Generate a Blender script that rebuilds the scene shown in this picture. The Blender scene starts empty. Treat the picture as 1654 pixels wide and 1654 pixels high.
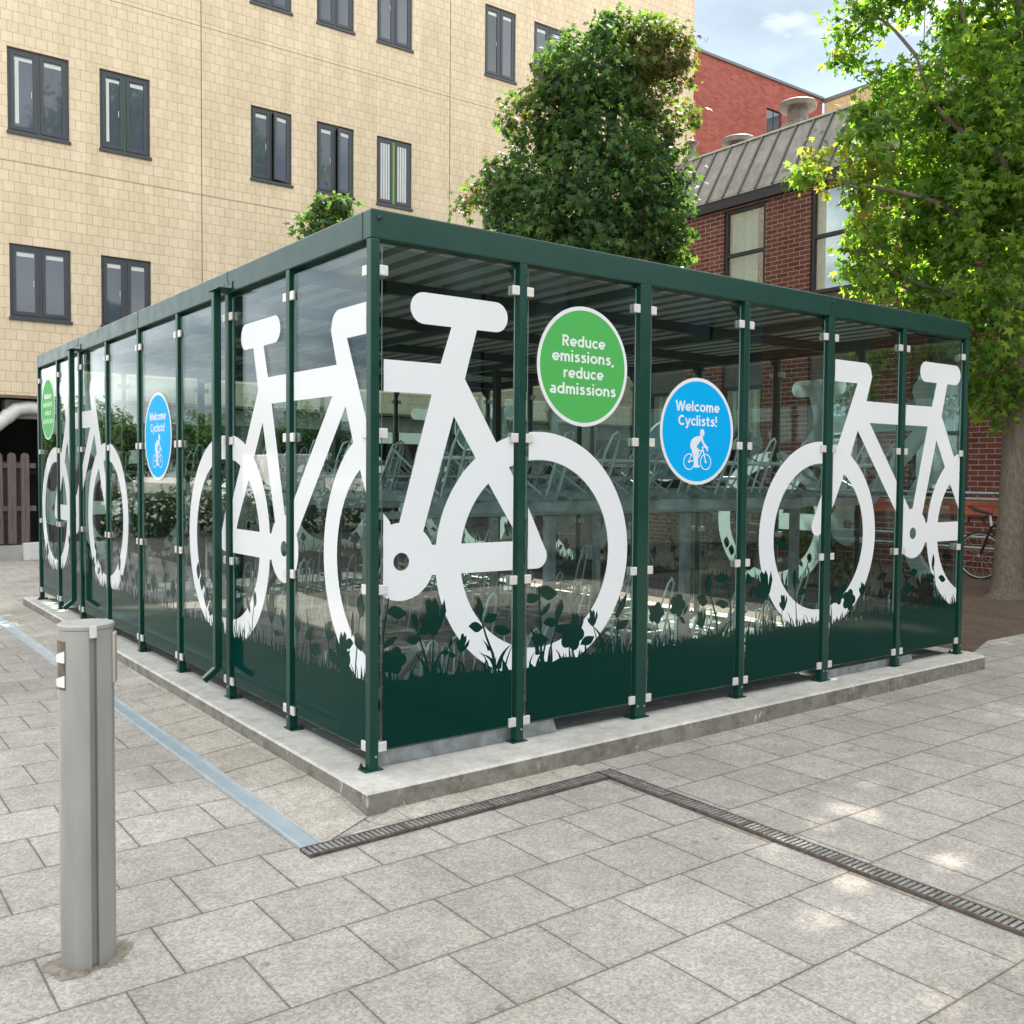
import bpy, bmesh, math, random
import numpy as np
from mathutils import Vector, Matrix
from mathutils.geometry import delaunay_2d_cdt

R = math.radians
sc = bpy.context.scene
COL = sc.collection
rng = random.Random(7)

# ------------------------------------------------------------------ helpers
class MB:
    """collects shapes, then links them as ONE mesh object"""
    def __init__(s): s.v = []; s.f = []; s.m = []; s.sm = []
    def add(s, vs, fs, mi=0, smooth=False):
        b = len(s.v); s.v += [tuple(q) for q in vs]
        for f in fs: s.f.append([b + i for i in f]); s.m.append(mi); s.sm.append(smooth)
        return s
    def box(s, x0, x1, y0, y1, z0, z1, mi=0):
        v = [(x, y, z) for z in (z0, z1) for y in (y0, y1) for x in (x0, x1)]
        return s.add(v, [(0, 2, 3, 1), (4, 5, 7, 6), (0, 1, 5, 4), (2, 6, 7, 3), (0, 4, 6, 2), (1, 3, 7, 5)], mi)
    def obox(s, c, ax, ay, az, mi=0):
        c = Vector(c); ax, ay, az = Vector(ax), Vector(ay), Vector(az)
        v = [c + i * ax + j * ay + k * az for k in (-1, 1) for j in (-1, 1) for i in (-1, 1)]
        return s.add(v, [(0, 2, 3, 1), (4, 5, 7, 6), (0, 1, 5, 4), (2, 6, 7, 3), (0, 4, 6, 2), (1, 3, 7, 5)], mi)
    def quad(s, a, b, c, d, mi=0): return s.add([a, b, c, d], [(0, 1, 2, 3)], mi)
    def prism(s, pts, d, mi=0):
        """polygon of 3D points pushed along vector d"""
        n = len(pts); d = Vector(d); a = [Vector(p) for p in pts]
        v = a + [p + d for p in a]
        f = [tuple(range(n))[::-1], tuple(range(n, 2 * n))] + [(i, (i + 1) % n, n + (i + 1) % n, n + i) for i in range(n)]
        return s.add(v, f, mi)
    def tube(s, pts, r, n=8, mi=0, cap=True):
        pts = [Vector(p) for p in pts]; rs = r if isinstance(r, (list, tuple)) else [r] * len(pts)
        vs = []; fs = []; u = None
        for i, p in enumerate(pts):
            t = (pts[min(i + 1, len(pts) - 1)] - pts[max(i - 1, 0)])
            t = t.normalized() if t.length > 1e-9 else Vector((0, 0, 1))
            if u is None:
                u = t.orthogonal().normalized()
            else:
                u = u - t * u.dot(t); u = u.normalized() if u.length > 1e-6 else t.orthogonal().normalized()
            w = t.cross(u)
            for k in range(n):
                a = 2 * math.pi * k / n
                vs.append(p + (u * math.cos(a) + w * math.sin(a)) * rs[i])
        for i in range(len(pts) - 1):
            for k in range(n):
                fs.append((i * n + k, i * n + (k + 1) % n, (i + 1) * n + (k + 1) % n, (i + 1) * n + k))
        s.add(vs, fs, mi, True)
        if cap:
            s.add(vs[:n], [tuple(range(n))[::-1]], mi); s.add(vs[-n:], [tuple(range(n))], mi)
        return s
    def lathe(s, c, prof, n=32, mi=0, smooth=True):
        c = Vector(c); vs = []; fs = []
        for (r, z) in prof:
            for k in range(n):
                a = 2 * math.pi * k / n
                vs.append(c + Vector((r * math.cos(a), r * math.sin(a), z)))
        for i in range(len(prof) - 1):
            for k in range(n):
                fs.append((i * n + k, i * n + (k + 1) % n, (i + 1) * n + (k + 1) % n, (i + 1) * n + k))
        s.add(vs, fs, mi, smooth)
        if prof[-1][0] > 1e-4: s.add(vs[-n:], [tuple(range(n))], mi)
        if prof[0][0] > 1e-4: s.add(vs[:n], [tuple(range(n))[::-1]], mi)
        return s
    def torus(s, c, ax, R0, r0, n=40, m=8, mi=0):
        c = Vector(c); ax = Vector(ax).normalized(); u = ax.orthogonal().normalized(); w = ax.cross(u)
        vs = []; fs = []
        for i in range(n):
            a = 2 * math.pi * i / n; d = u * math.cos(a) + w * math.sin(a)
            for k in range(m):
                b = 2 * math.pi * k / m
                vs.append(c + d * (R0 + r0 * math.cos(b)) + ax * r0 * math.sin(b))
        for i in range(n):
            for k in range(m):
                fs.append((i * m + k, ((i + 1) % n) * m + k, ((i + 1) % n) * m + (k + 1) % m, i * m + (k + 1) % m))
        return s.add(vs, fs, mi, True)
    def build(s, name, mats, parent=None, bevel=0, loc=None):
        me = bpy.data.meshes.new(name)
        me.from_pydata(s.v, [], s.f)
        mats = mats if isinstance(mats, (list, tuple)) else [mats]
        for m in mats: me.materials.append(m)
        me.polygons.foreach_set('material_index', s.m)
        me.polygons.foreach_set('use_smooth', s.sm)
        me.update()
        o = bpy.data.objects.new(name, me); COL.objects.link(o)
        if parent: o.parent = parent
        if loc: o.location = loc
        if bevel:
            b = o.modifiers.new('Bevel', 'BEVEL'); b.width = bevel; b.segments = 2; b.limit_method = 'ANGLE'; b.angle_limit = R(50)
        return o

def tag(o, label=None, cat=None, group=None, kind=None):
    if label: o['label'] = label
    if cat: o['category'] = cat
    if group: o['group'] = group
    if kind: o['kind'] = kind
    return o
def empty(name, loc=(0, 0, 0)):
    o = bpy.data.objects.new(name, None); COL.objects.link(o); o.location = loc; o.empty_display_size = .2
    return o
def copy_tree(o, parent=None):
    kids = [q for q in bpy.data.objects if q.parent == o]
    c = o.copy(); COL.objects.link(c); c.parent = parent
    for k in kids: copy_tree(k, c)
    return c

# ------------------------------------------------------------------ materials
class NT:
    def __init__(s, name):
        s.mat = bpy.data.materials.new(name); s.mat.use_nodes = True
        s.t = s.mat.node_tree; s.n = s.t.nodes; s.p = s.n['Principled BSDF']; s.out = s.n['Material Output']
    def node(s, typ, **kw):
        q = s.n.new(typ)
        for k, v in kw.items(): setattr(q, k, v)
        return q
    def link(s, a, b): s.t.links.new(a, b)
    def coord(s, order='xyz'):
        tc = s.node('ShaderNodeTexCoord')
        if order == 'xyz': return tc.outputs['Object']
        sp = s.node('ShaderNodeSeparateXYZ'); cb = s.node('ShaderNodeCombineXYZ')
        s.link(tc.outputs['Object'], sp.inputs[0])
        for i, ch in enumerate(order): s.link(sp.outputs['xyz'.index(ch)], cb.inputs[i])
        return cb.outputs[0]
    def mapping(s, v, loc=(0, 0, 0), scale=(1, 1, 1)):
        m = s.node('ShaderNodeMapping'); m.inputs['Location'].default_value = loc; m.inputs['Scale'].default_value = scale
        s.link(v, m.inputs['Vector']); return m.outputs[0]
    def noise(s, v, scale, detail=4, rough=.55, out='Fac'):
        q = s.node('ShaderNodeTexNoise'); q.inputs['Scale'].default_value = scale; q.inputs['Detail'].default_value = detail
        q.inputs['Roughness'].default_value = rough
        if v is not None: s.link(v, q.inputs['Vector'])
        return q.outputs[out]
    def ramp(s, f, stops):
        q = s.node('ShaderNodeValToRGB'); e = q.color_ramp.elements
        while len(e) < len(stops): e.new(.5)
        for el, (p, c) in zip(e, stops):
            el.position = p; el.color = (c, c, c, 1) if isinstance(c, (int, float)) else (*c, 1)
        s.link(f, q.inputs[0]); return q.outputs[0]
    def mix(s, f, a, b, mode='MIX'):
        q = s.node('ShaderNodeMix', data_type='RGBA', blend_type=mode)
        for i, val in ((0, f), (6, a), (7, b)):
            if hasattr(val, 'is_linked') or hasattr(val, 'links'): s.link(val, q.inputs[i])
            elif i == 0: q.inputs[0].default_value = val
            else: q.inputs[i].default_value = (*val, 1)
        return q.outputs[2]
    def math(s, op, a, b=None):
        q = s.node('ShaderNodeMath', operation=op)
        for i, val in ((0, a), (1, b)):
            if val is None: continue
            if hasattr(val, 'links'): s.link(val, q.inputs[i])
            else: q.inputs[i].default_value = val
        return q.outputs[0]
    def bump(s, h, strength=.3, dist=.01):
        b = s.node('ShaderNodeBump'); b.inputs['Strength'].default_value = strength; b.inputs['Distance'].default_value = dist
        s.link(h, b.inputs['Height']); s.link(b.outputs[0], s.p.inputs['Normal'])

def simple(name, col, rough=.5, metal=0, var=.12, scale=8, bump=0, spec=.5):
    m = NT(name); p = m.p
    p.inputs['Roughness'].default_value = rough; p.inputs['Metallic'].default_value = metal
    p.inputs['Specular IOR Level'].default_value = spec
    v = m.coord()
    if var:
        n = m.noise(v, scale, 5)
        lo = tuple(c * (1 - var) for c in col); hi = tuple(min(1, c * (1 + var)) for c in col)
        m.link(m.ramp(n, [(.3, lo), (.7, hi)]), p.inputs['Base Color'])
        m.link(m.ramp(n, [(.3, max(0, rough - .06)), (.7, min(1, rough + .08))]), p.inputs['Roughness'])
    else:
        p.inputs['Base Color'].default_value = (*col, 1)
    if bump: m.bump(m.noise(v, scale * 12, 4), bump, .005)
    return m.mat

GREEN = simple('green_powder_coat', (.0012, .041, .0275), .33, 0, .08, 6, .04, .38)
STEEL = simple('brushed_steel', (.58, .57, .55), .36, .85, .1, 30)
CLIP = simple('satin_clamp_steel', (.66, .64, .60), .42, .35, .08, 40)
GALV = simple('galvanised_steel', (.34, .375, .39), .42, .75, .28, 14, .05)
HOOPW = simple('zinc_wire', (.62, .66, .66), .38, .5, .1, 20)
DARKBOLT = simple('dark_bolt', (.02, .03, .03), .4, .3, .1)
WHITEPAINT = simple('white_paint', (.78, .78, .74), .4, 0, .06)
DARKFRAME = simple('dark_window_frame', (.042, .048, .058), .42, 0, .08, 4)
BLACKFRAME = simple('black_window_frame', (.016, .017, .02), .4, 0, .1, 4)
BLACK = simple('black_plastic', (.012, .012, .013), .45, 0, .1)
RUBBER = simple('rubber', (.018, .018, .018), .75, 0, .2, 20)
LEADGREY = simple('coping_trim', (.13, .13, .13), .5, .2, .1)
SLIM = simple('soft_grey_blind', (.55, .58, .56), .8, 0, .06)
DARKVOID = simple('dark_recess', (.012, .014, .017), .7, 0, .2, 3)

def glass_mat(name='clear_glazing', f0=.042):
    m = NT(name); n = m.n; n.remove(m.p)
    geo = m.node('ShaderNodeNewGeometry'); dot = m.node('ShaderNodeVectorMath', operation='DOT_PRODUCT')
    m.link(geo.outputs['Normal'], dot.inputs[0]); m.link(geo.outputs['Incoming'], dot.inputs[1])
    c = m.math('ABSOLUTE', dot.outputs['Value'])
    k = m.math('POWER', m.math('SUBTRACT', 1.0, c), 5.0)
    F = m.math('ADD', m.math('MULTIPLY', k, 1 - f0), f0)
    tr = m.node('ShaderNodeBsdfTransparent'); tr.inputs[0].default_value = (.80, .885, .87, 1)
    gl = m.node('ShaderNodeBsdfGlossy'); gl.inputs['Roughness'].default_value = .004; gl.inputs[0].default_value = (.97, .99, 1, 1)
    mx = m.node('ShaderNodeMixShader')
    m.link(F, mx.inputs[0]); m.link(tr.outputs[0], mx.inputs[1]); m.link(gl.outputs[0], mx.inputs[2])
    m.link(mx.outputs[0], m.out.inputs[0]); return m.mat
GLASS = glass_mat()
GLASSEDGE = simple('green_glass_edge', (.30, .42, .38), .15, 0, .05)

def vinyl(name, col, tr=.18, rough=.08, spec=.2):
    m = NT(name); m.p.inputs['Base Color'].default_value = (*col, 1); m.p.inputs['Roughness'].default_value = rough; m.p.inputs['Specular IOR Level'].default_value = spec
    t = m.node('ShaderNodeBsdfTranslucent'); t.inputs[0].default_value = (*[min(1, c * 1.0) for c in col], 1)
    mx = m.node('ShaderNodeMixShader'); mx.inputs[0].default_value = tr
    m.link(m.p.outputs[0], mx.inputs[1]); m.link(t.outputs[0], mx.inputs[2]); m.link(mx.outputs[0], m.out.inputs[0])
    return m.mat
VW = vinyl('white_vinyl', (.875, .895, .915), .24); VG = vinyl('dark_green_vinyl', (.0008, .029, .0215), .02, .09, .10)
VGREEN = vinyl('bright_green_vinyl', (.085, .42, .10), .1, .5, .1); VBLUE = vinyl('bright_blue_vinyl', (0, .37, .78), .06, .5, .1)

def paving(plain=False):
    m = NT('plain_stone_slab' if plain else 'stone_slab_paving'); v = m.coord()
    bv = m.mapping(v, (.566, 1.605, 0))
    def brick(c1, c2, mo):
        b = m.node('ShaderNodeTexBrick'); b.offset = .5; b.offset_frequency = 2; b.squash = 1
        b.inputs['Scale'].default_value = 1; b.inputs['Brick Width'].default_value = .382; b.inputs['Row Height'].default_value = .395
        b.inputs['Mortar Size'].default_value = .0042; b.inputs['Mortar Smooth'].default_value = .25; b.inputs['Bias'].default_value = 0
        b.inputs['Color1'].default_value = (*c1, 1); b.inputs['Color2'].default_value = (*c2, 1); b.inputs['Mortar'].default_value = (*mo, 1)
        m.link(bv, b.inputs['Vector']); return b
    w = m.noise(v, 2.2, 3, .5, 'Color')
    wob = m.node('ShaderNodeVectorMath', operation='MULTIPLY_ADD'); wob.inputs[1].default_value = (.007, .007, 0)
    m.link(w, wob.inputs[0]); m.link(bv, wob.inputs[2]); bv = wob.outputs[0]
    b = brick((.352, .334, .314), (.408, .388, .366), (.150, .138, .122))
    col = b.outputs['Color'] if not plain else m.ramp(m.noise(v, 2, 2), [(.3, (.41, .385, .35)), (.7, (.46, .435, .395))])
    big = m.noise(v, 1.1, 5, .6); col = m.mix(.75, col, m.ramp(big, [(.3, (.74, .71, .66)), (.68, (1.08, 1.07, 1.05))]), 'MULTIPLY')
    st = m.noise(m.mapping(v, (4, 2, 0)), .55, 7, .68); col = m.mix(m.ramp(st, [(.50, 0), (.66, .38)]), col, (.17, .155, .125))
    gum = m.node('ShaderNodeTexVoronoi'); gum.inputs['Scale'].default_value = 3.3; m.link(v, gum.inputs['Vector'])
    col = m.mix(m.ramp(gum.outputs['Distance'], [(.045, .55), (.07, 0)]), col, (.13, .12, .105))
    ed = m.noise(v, 13, 5, .7); jd = brick((0, 0, 0), (0, 0, 0), (1, 1, 1)); jd.inputs['Mortar Size'].default_value = .022; jd.inputs['Mortar Smooth'].default_value = 1
    col = m.mix(m.math('MULTIPLY', jd.outputs['Fac'], m.ramp(ed, [(.42, 0), (.68, .65)])), col, (.15, .135, .105))
    med = m.noise(v, 9, 6, .65); col = m.mix(.55, col, m.ramp(med, [(.3, (.78, .76, .73)), (.7, (1.12, 1.11, 1.1))]), 'MULTIPLY')
    vo = m.node('ShaderNodeTexVoronoi'); vo.inputs['Scale'].default_value = 105; m.link(v, vo.inputs['Vector'])
    sp = m.node('ShaderNodeSeparateColor'); m.link(vo.outputs['Color'], sp.inputs[0])
    col = m.mix(.62, col, m.ramp(sp.outputs[0], [(0, (.62, .60, .57)), (.45, (.95, .94, .92)), (1, (1.38, 1.36, 1.32))]), 'MULTIPLY')
    grit = m.noise(v, 190, 3, .7); col = m.mix(.42, col, m.ramp(grit, [(.34, (.6, .59, .57)), (.62, (1.2, 1.2, 1.2))]), 'MULTIPLY')
    # dark lichen spots and pale scuffs
    sp2 = m.noise(v, 26, 3, .6); col = m.mix(m.ramp(sp2, [(.67, 0), (.74, .5)]), col, (.16, .15, .12))
    sc2 = m.noise(v, 5, 8, .75); col = m.mix(m.ramp(sc2, [(.60, 0), (.78, .30)]), col, (.62, .60, .56))
    m.link(col, m.p.inputs['Base Color']); m.p.inputs['Roughness'].default_value = .82; m.p.inputs['Specular IOR Level'].default_value = .3
    h = m.math('SUBTRACT', m.math('ADD', m.math('MULTIPLY', vo.outputs['Distance'], -.35), m.math('MULTIPLY', grit, .35)), m.math('MULTIPLY', b.outputs['Fac'], 0.0 if plain else 1.2))
    m.bump(h, .55, .006); return m.mat
PAVE = paving(); PLAIN = paving(True)

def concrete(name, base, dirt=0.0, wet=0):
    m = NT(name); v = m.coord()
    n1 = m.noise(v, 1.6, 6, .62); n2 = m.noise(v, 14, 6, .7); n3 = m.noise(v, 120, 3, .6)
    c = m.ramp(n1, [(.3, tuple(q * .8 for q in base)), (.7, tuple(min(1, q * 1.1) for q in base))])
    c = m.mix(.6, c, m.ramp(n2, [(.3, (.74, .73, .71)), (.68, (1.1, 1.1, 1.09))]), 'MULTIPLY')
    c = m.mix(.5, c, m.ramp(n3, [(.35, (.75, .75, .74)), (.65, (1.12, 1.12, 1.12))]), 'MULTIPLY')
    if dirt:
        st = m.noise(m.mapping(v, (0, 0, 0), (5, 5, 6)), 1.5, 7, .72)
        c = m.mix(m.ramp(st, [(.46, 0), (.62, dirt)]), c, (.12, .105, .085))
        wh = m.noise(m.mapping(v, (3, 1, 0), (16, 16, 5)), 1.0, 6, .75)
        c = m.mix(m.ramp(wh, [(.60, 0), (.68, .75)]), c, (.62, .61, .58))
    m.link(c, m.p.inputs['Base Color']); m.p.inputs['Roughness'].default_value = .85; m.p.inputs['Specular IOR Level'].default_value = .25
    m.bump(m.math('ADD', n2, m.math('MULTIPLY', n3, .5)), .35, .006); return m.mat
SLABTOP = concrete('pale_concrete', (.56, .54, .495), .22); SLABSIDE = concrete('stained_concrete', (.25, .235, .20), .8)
SOIL = None
def soil():
    m = NT('bare_soil'); v = m.coord(); n1 = m.noise(v, 3, 8, .7); n2 = m.noise(v, 40, 5, .7)
    c = m.ramp(n1, [(.3, (.075, .05, .036)), (.7, (.16, .112, .08))])
    c = m.mix(.7, c, m.ramp(n2, [(.35, (.55, .52, .5)), (.62, (1.25, 1.2, 1.15))]), 'MULTIPLY')
    c = m.mix(m.ramp(m.noise(v, 24, 2), [(.66, 0), (.70, .6)]), c, (.30, .20, .11))
    m.link(c, m.p.inputs['Base Color']); m.p.inputs['Roughness'].default_value = .95; m.bump(n2, .8, .03); return m.mat
SOIL = soil()
ASPH = concrete('asphalt_grey', (.07, .07, .07))

def masonry(name, order, bw, rh, c1, c2, mort, msz, off, var=.4, rough=.85, loc=(0, 0, 0)):
    m = NT(name); raw = m.coord(); v = m.coord(order)
    b = m.node('ShaderNodeTexBrick'); b.offset = off; b.offset_frequency = 2
    b.inputs['Scale'].default_value = 1; b.inputs['Brick Width'].default_value = bw; b.inputs['Row Height'].default_value = rh
    b.inputs['Mortar Size'].default_value = msz; b.inputs['Mortar Smooth'].default_value = .15; b.inputs['Bias'].default_value = 0
    b.inputs['Color1'].default_value = (*c1, 1); b.inputs['Color2'].default_value = (*c2, 1); b.inputs['Mortar'].default_value = (*mort, 1)
    m.link(m.mapping(v, loc), b.inputs['Vector'])
    n1 = m.noise(raw, .35, 5, .6); n2 = m.noise(raw, 18, 5, .7)
    c = m.mix(var, b.outputs['Color'], m.ramp(n1, [(.3, (.82, .80, .77)), (.7, (1.1, 1.09, 1.07))]), 'MULTIPLY')
    c = m.mix(var, c, m.ramp(n2, [(.3, (.78, .77, .76)), (.7, (1.15, 1.15, 1.15))]), 'MULTIPLY')
    n3 = m.noise(m.mapping(raw, (1, 2, 0), (2.6, 2.6, .22)), 1.0, 6, .7); c = m.mix(.8, c, m.ramp(n3, [(.36, (.86, .84, .80)), (.6, (1.03, 1.03, 1.03))]), 'MULTIPLY')
    m.link(c, m.p.inputs['Base Color']); m.p.inputs['Roughness'].default_value = rough; m.p.inputs['Specular IOR Level'].default_value = .25
    m.bump(m.math('SUBTRACT', m.math('MULTIPLY', n2, .3), b.outputs['Fac']), .5, .01); return m.mat
BEIGE = masonry('beige_block_masonry', 'xzy', .1935, .1935, (.675, .56, .40), (.735, .618, .455), (.47, .365, .24), .005, .5, .28, loc=(.06, .03, 0))
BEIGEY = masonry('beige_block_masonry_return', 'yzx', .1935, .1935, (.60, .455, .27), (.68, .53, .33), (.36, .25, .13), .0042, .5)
BRICK = masonry('brown_brick', 'yzx', .262, .0875, (.115, .04, .033), (.19, .062, .048), (.40, .33, .28), .0062, .5, .5)
BRICKX = masonry('brown_brick_end', 'xzy', .262, .0875, (.115, .04, .033), (.19, .062, .048), (.40, .33, .28), .0062, .5, .5)
REDB = masonry('orange_red_brick', 'xzy', .225, .075, (.27, .068, .052), (.38, .105, .082), (.36, .18, .15), .004, .5, .35)
COPE = masonry('red_tile_coping', 'yzx', .25, .4, (.30, .075, .05), (.38, .10, .065), (.12, .06, .05), .006, 0, .4)

def lead_roof():
    m = NT('weathered_lead_sheet'); v = m.coord()
    n = m.noise(m.mapping(v, (0, 0, 0), (6, 6, 1.2)), 1.4, 8, .72); n2 = m.noise(v, 1.3, 5, .6)
    c = m.ramp(n, [(.25, (.15, .135, .125)), (.55, (.27, .25, .235)), (.8, (.40, .385, .37))])
    c = m.mix(.6, c, m.ramp(n2, [(.3, (.72, .70, .69)), (.7, (1.15, 1.12, 1.1))]), 'MULTIPLY')
    m.link(c, m.p.inputs['Base Color']); m.p.inputs['Roughness'].default_value = .6; m.bump(n, .25, .02); return m.mat
LEAD = lead_roof()
def pane_mat(name, base, rough=.03, spec=.6):
    m = NT(name); v = m.coord(); m.p.inputs['Base Color'].default_value = (*base, 1); m.p.inputs['Roughness'].default_value = rough
    m.p.inputs['Specular IOR Level'].default_value = spec
    m.bump(m.noise(v, 1.6, 2), .03, .05); return m.mat
PANE = pane_mat('sky_tinted_pane', (.065, .082, .108)); PANEDARK = pane_mat('dark_pane', (.02, .028, .036))  # PANE base colour carries the grey-blue of the reflected sky
PANEB = glass_mat('window_glazing', .22)
CURT = simple('pale_curtain', (.80, .81, .79), .9, 0, .1, 3)
def wood(name, c1, c2):
    m = NT(name); v = m.coord(); n = m.noise(m.mapping(v, (0, 0, 0), (30, 30, 1.6)), 1.2, 7, .7)
    m.link(m.ramp(n, [(.3, c1), (.7, c2)]), m.p.inputs['Base Color']); m.p.inputs['Roughness'].default_value = .85; m.bump(n, .5, .01); return m.mat
WOOD = wood('weathered_wood', (.06, .043, .043), (.165, .13, .125)); WOODD = wood('dark_wood', (.03, .022, .02), (.07, .055, .05))
BARK = wood('tree_bark', (.06, .045, .033), (.17, .135, .10))

def leaf_mat(name, dark, mid, light, red, tl=.42):
    m = NT(name); at = m.node('ShaderNodeAttribute'); at.attribute_name = 'tint'
    geo = m.node('ShaderNodeNewGeometry')
    ri = geo.outputs['Random Per Island']
    base = m.ramp(ri, [(0, dark), (.55, mid), (1, light)])
    col = m.mix(at.outputs['Fac'], base, m.ramp(ri, [(0, red), (.6, tuple(.5 * (a + b) for a, b in zip(red, light))), (1, light)]))
    m.link(col, m.p.inputs['Base Color']); m.p.inputs['Roughness'].default_value = .55; m.p.inputs['Specular IOR Level'].default_value = .22
    t = m.node('ShaderNodeBsdfTranslucent')
    tc = m.mix(1.0, col, (1.7, 1.9, .7), 'MULTIPLY'); m.link(tc, t.inputs[0])
    mx = m.node('ShaderNodeMixShader'); mx.inputs[0].default_value = tl
    m.link(m.p.outputs[0], mx.inputs[1]); m.link(t.outputs[0], mx.inputs[2]); m.link(mx.outputs[0], m.out.inputs[0])
    return m.mat
LEAF_A = leaf_mat('sweetgum_leaves', (.028, .066, .032), (.055, .115, .042), (.125, .195, .055), (.24, .105, .07))
LEAF_B = leaf_mat('light_sweetgum_leaves', (.056, .125, .03), (.115, .21, .042), (.28, .35, .06), (.27, .11, .055), .6)
LEAF_C = leaf_mat('shrub_leaves', (.02, .05, .018), (.04, .085, .025), (.08, .13, .04), (.08, .06, .03))

# ------------------------------------------------------------------ camera (solved from the photograph's vanishing points)
CAM = Vector((-2.3537, -4.3386, 1.6513)); yaw, pit, rol, fpx = .9285, .0408, -.0085, 1564.6
f = Vector((math.cos(yaw) * math.cos(pit), math.sin(yaw) * math.cos(pit), -math.sin(pit)))
r = Vector((math.sin(yaw), -math.cos(yaw), 0)); d = f.cross(r)
r2 = r * math.cos(rol) + d * math.sin(rol); d2 = d * math.cos(rol) - r * math.sin(rol)
cam = bpy.data.cameras.new('camera'); co = bpy.data.objects.new('camera', cam); COL.objects.link(co)
M = Matrix(((r2.x, -d2.x, -f.x, CAM.x), (r2.y, -d2.y, -f.y, CAM.y), (r2.z, -d2.z, -f.z, CAM.z), (0, 0, 0, 1)))
co.matrix_world = M; cam.sensor_width = 36; cam.lens = fpx / 1654 * 36; cam.clip_end = 1500; cam.clip_start = .05
sc.camera = co
def at(px, py, depth):
    """photo pixel + forward distance -> world point (used to measure tree crowns)"""
    return CAM + (f + r2 * ((px - 827) / fpx) + d2 * ((py - 827) / fpx)) * depth

# ------------------------------------------------------------------ ground
HS = .115                                           # plinth height
g = MB(); g.quad((-160, -160, 0), (200, -160, 0), (200, 200, 0), (-160, 200, 0))
tag(g.build('paving', PAVE), 'pale grey stone slab paving in staggered rows', kind='structure')
g = MB(); g.quad((-34, -120, .004), (-3.1, -120, .004), (-3.1, 160, .004), (-34, 160, .004))
tag(g.build('road', concrete('brown_block_road', (.135, .12, .10))), 'brown-grey road left of the paving', kind='structure')
g = MB(); g.quad((-3.0, -24, .004), (90, -24, .004), (90, -7.0, .004), (-3.0, -7.0, .004))
tag(g.build('road', ASPH), 'unseen dark asphalt strip added behind the photographer to dim reflections', kind='structure')  # added out of view so the front glass mirrors darker ground
# brown bed under the trees
g = MB(); pts = [(5.86, .35), (6.5, .28), (7.3, .55), (8.1, .55), (8.7, .35), (9.0, -.6), (9.6, -4), (11, -8), (13, -8), (13, 14), (5.0, 14), (5.0, 8.6), (5.86, 8.6)]
n = 40; X = np.linspace(4.9, 13.02, 52); Y = np.linspace(-8, 14, 110)
import mathutils
def inside(x, y):
    c = False; j = len(pts) - 1
    for i in range(len(pts)):
        xi, yi = pts[i]; xj, yj = pts[j]
        if (yi > y) != (yj > y) and x < (xj - xi) * (y - yi) / (yj - yi) + xi: c = not c
        j = i
    return c
bm = bmesh.new(); vs_, es_, fs_, *_ = delaunay_2d_cdt([Vector(p) for p in pts] + [Vector((x + rng.uniform(-.05, .05), y + rng.uniform(-.05, .05))) for x in X[1:-1] for y in Y[1:-1] if inside(x, y)], [], [list(range(len(pts)))], 1, 1e-5)
g = MB(); ptsv = [Vector(p) for p in pts]
def edge_d(q):
    best = 9
    for i in range(len(ptsv)):
        a, b = ptsv[i], ptsv[(i + 1) % len(ptsv)]; ab = b - a
        t = max(0, min(1, (q - a).dot(ab) / ab.length_squared)); best = min(best, (q - a - ab * t).length)
    return best
g.add([(q.x, q.y, .005 + min(edge_d(q), .5) * .05 + max(0, q.x - 8.5) * .045 * min(1, edge_d(q) * 2) + rng.uniform(0, .012) * min(1, edge_d(q) * 5)) for q in vs_], fs_, 0, True)
tag(g.build('soil_bed', SOIL), 'bare brown soil bed under the trees right of the shelter', kind='structure')

# concrete plinth (rounded right corner)
out = [(-.165, -.275)] + [(-.165 + (5.80 - .165) * t, -.275 + .10 * t) for t in (.25, .5, .75, .93)]
out += [(5.80 + .13 * math.sin(a), -.045 - .13 * math.cos(a)) for a in np.linspace(.1, math.pi / 2, 8)] + [(5.93, 8.3), (-.13, 8.35)]
g = MB(); nn = len(out); zt = HS
inn = []
cx, cy = 2.9, 4
for (x, y) in out:
    dx, dy = x - cx, y - cy; inn.append((x - .012 * (1 if dx > 0 else -1), y - .012 * (1 if dy > 0 else -1)))
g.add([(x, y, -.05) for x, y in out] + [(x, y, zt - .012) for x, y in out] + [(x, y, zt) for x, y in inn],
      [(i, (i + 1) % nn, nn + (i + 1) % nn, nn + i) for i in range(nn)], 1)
g.add([(x, y, zt - .012) for x, y in out] + [(x, y, zt) for x, y in inn], [(i, (i + 1) % nn, nn + (i + 1) % nn, nn + i) for i in range(nn)], 0)
g.add([(x, y, zt) for x, y in inn], [tuple(range(nn))], 0)
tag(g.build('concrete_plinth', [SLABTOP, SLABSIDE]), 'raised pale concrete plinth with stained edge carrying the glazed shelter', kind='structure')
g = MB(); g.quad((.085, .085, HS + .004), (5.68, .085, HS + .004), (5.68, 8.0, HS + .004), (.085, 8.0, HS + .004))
tag(g.build('shelter_floor', concrete('worn_grey_floor', (.15, .152, .15), .3)), 'worn grey concrete floor inside the glass shelter', kind='structure')
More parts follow.
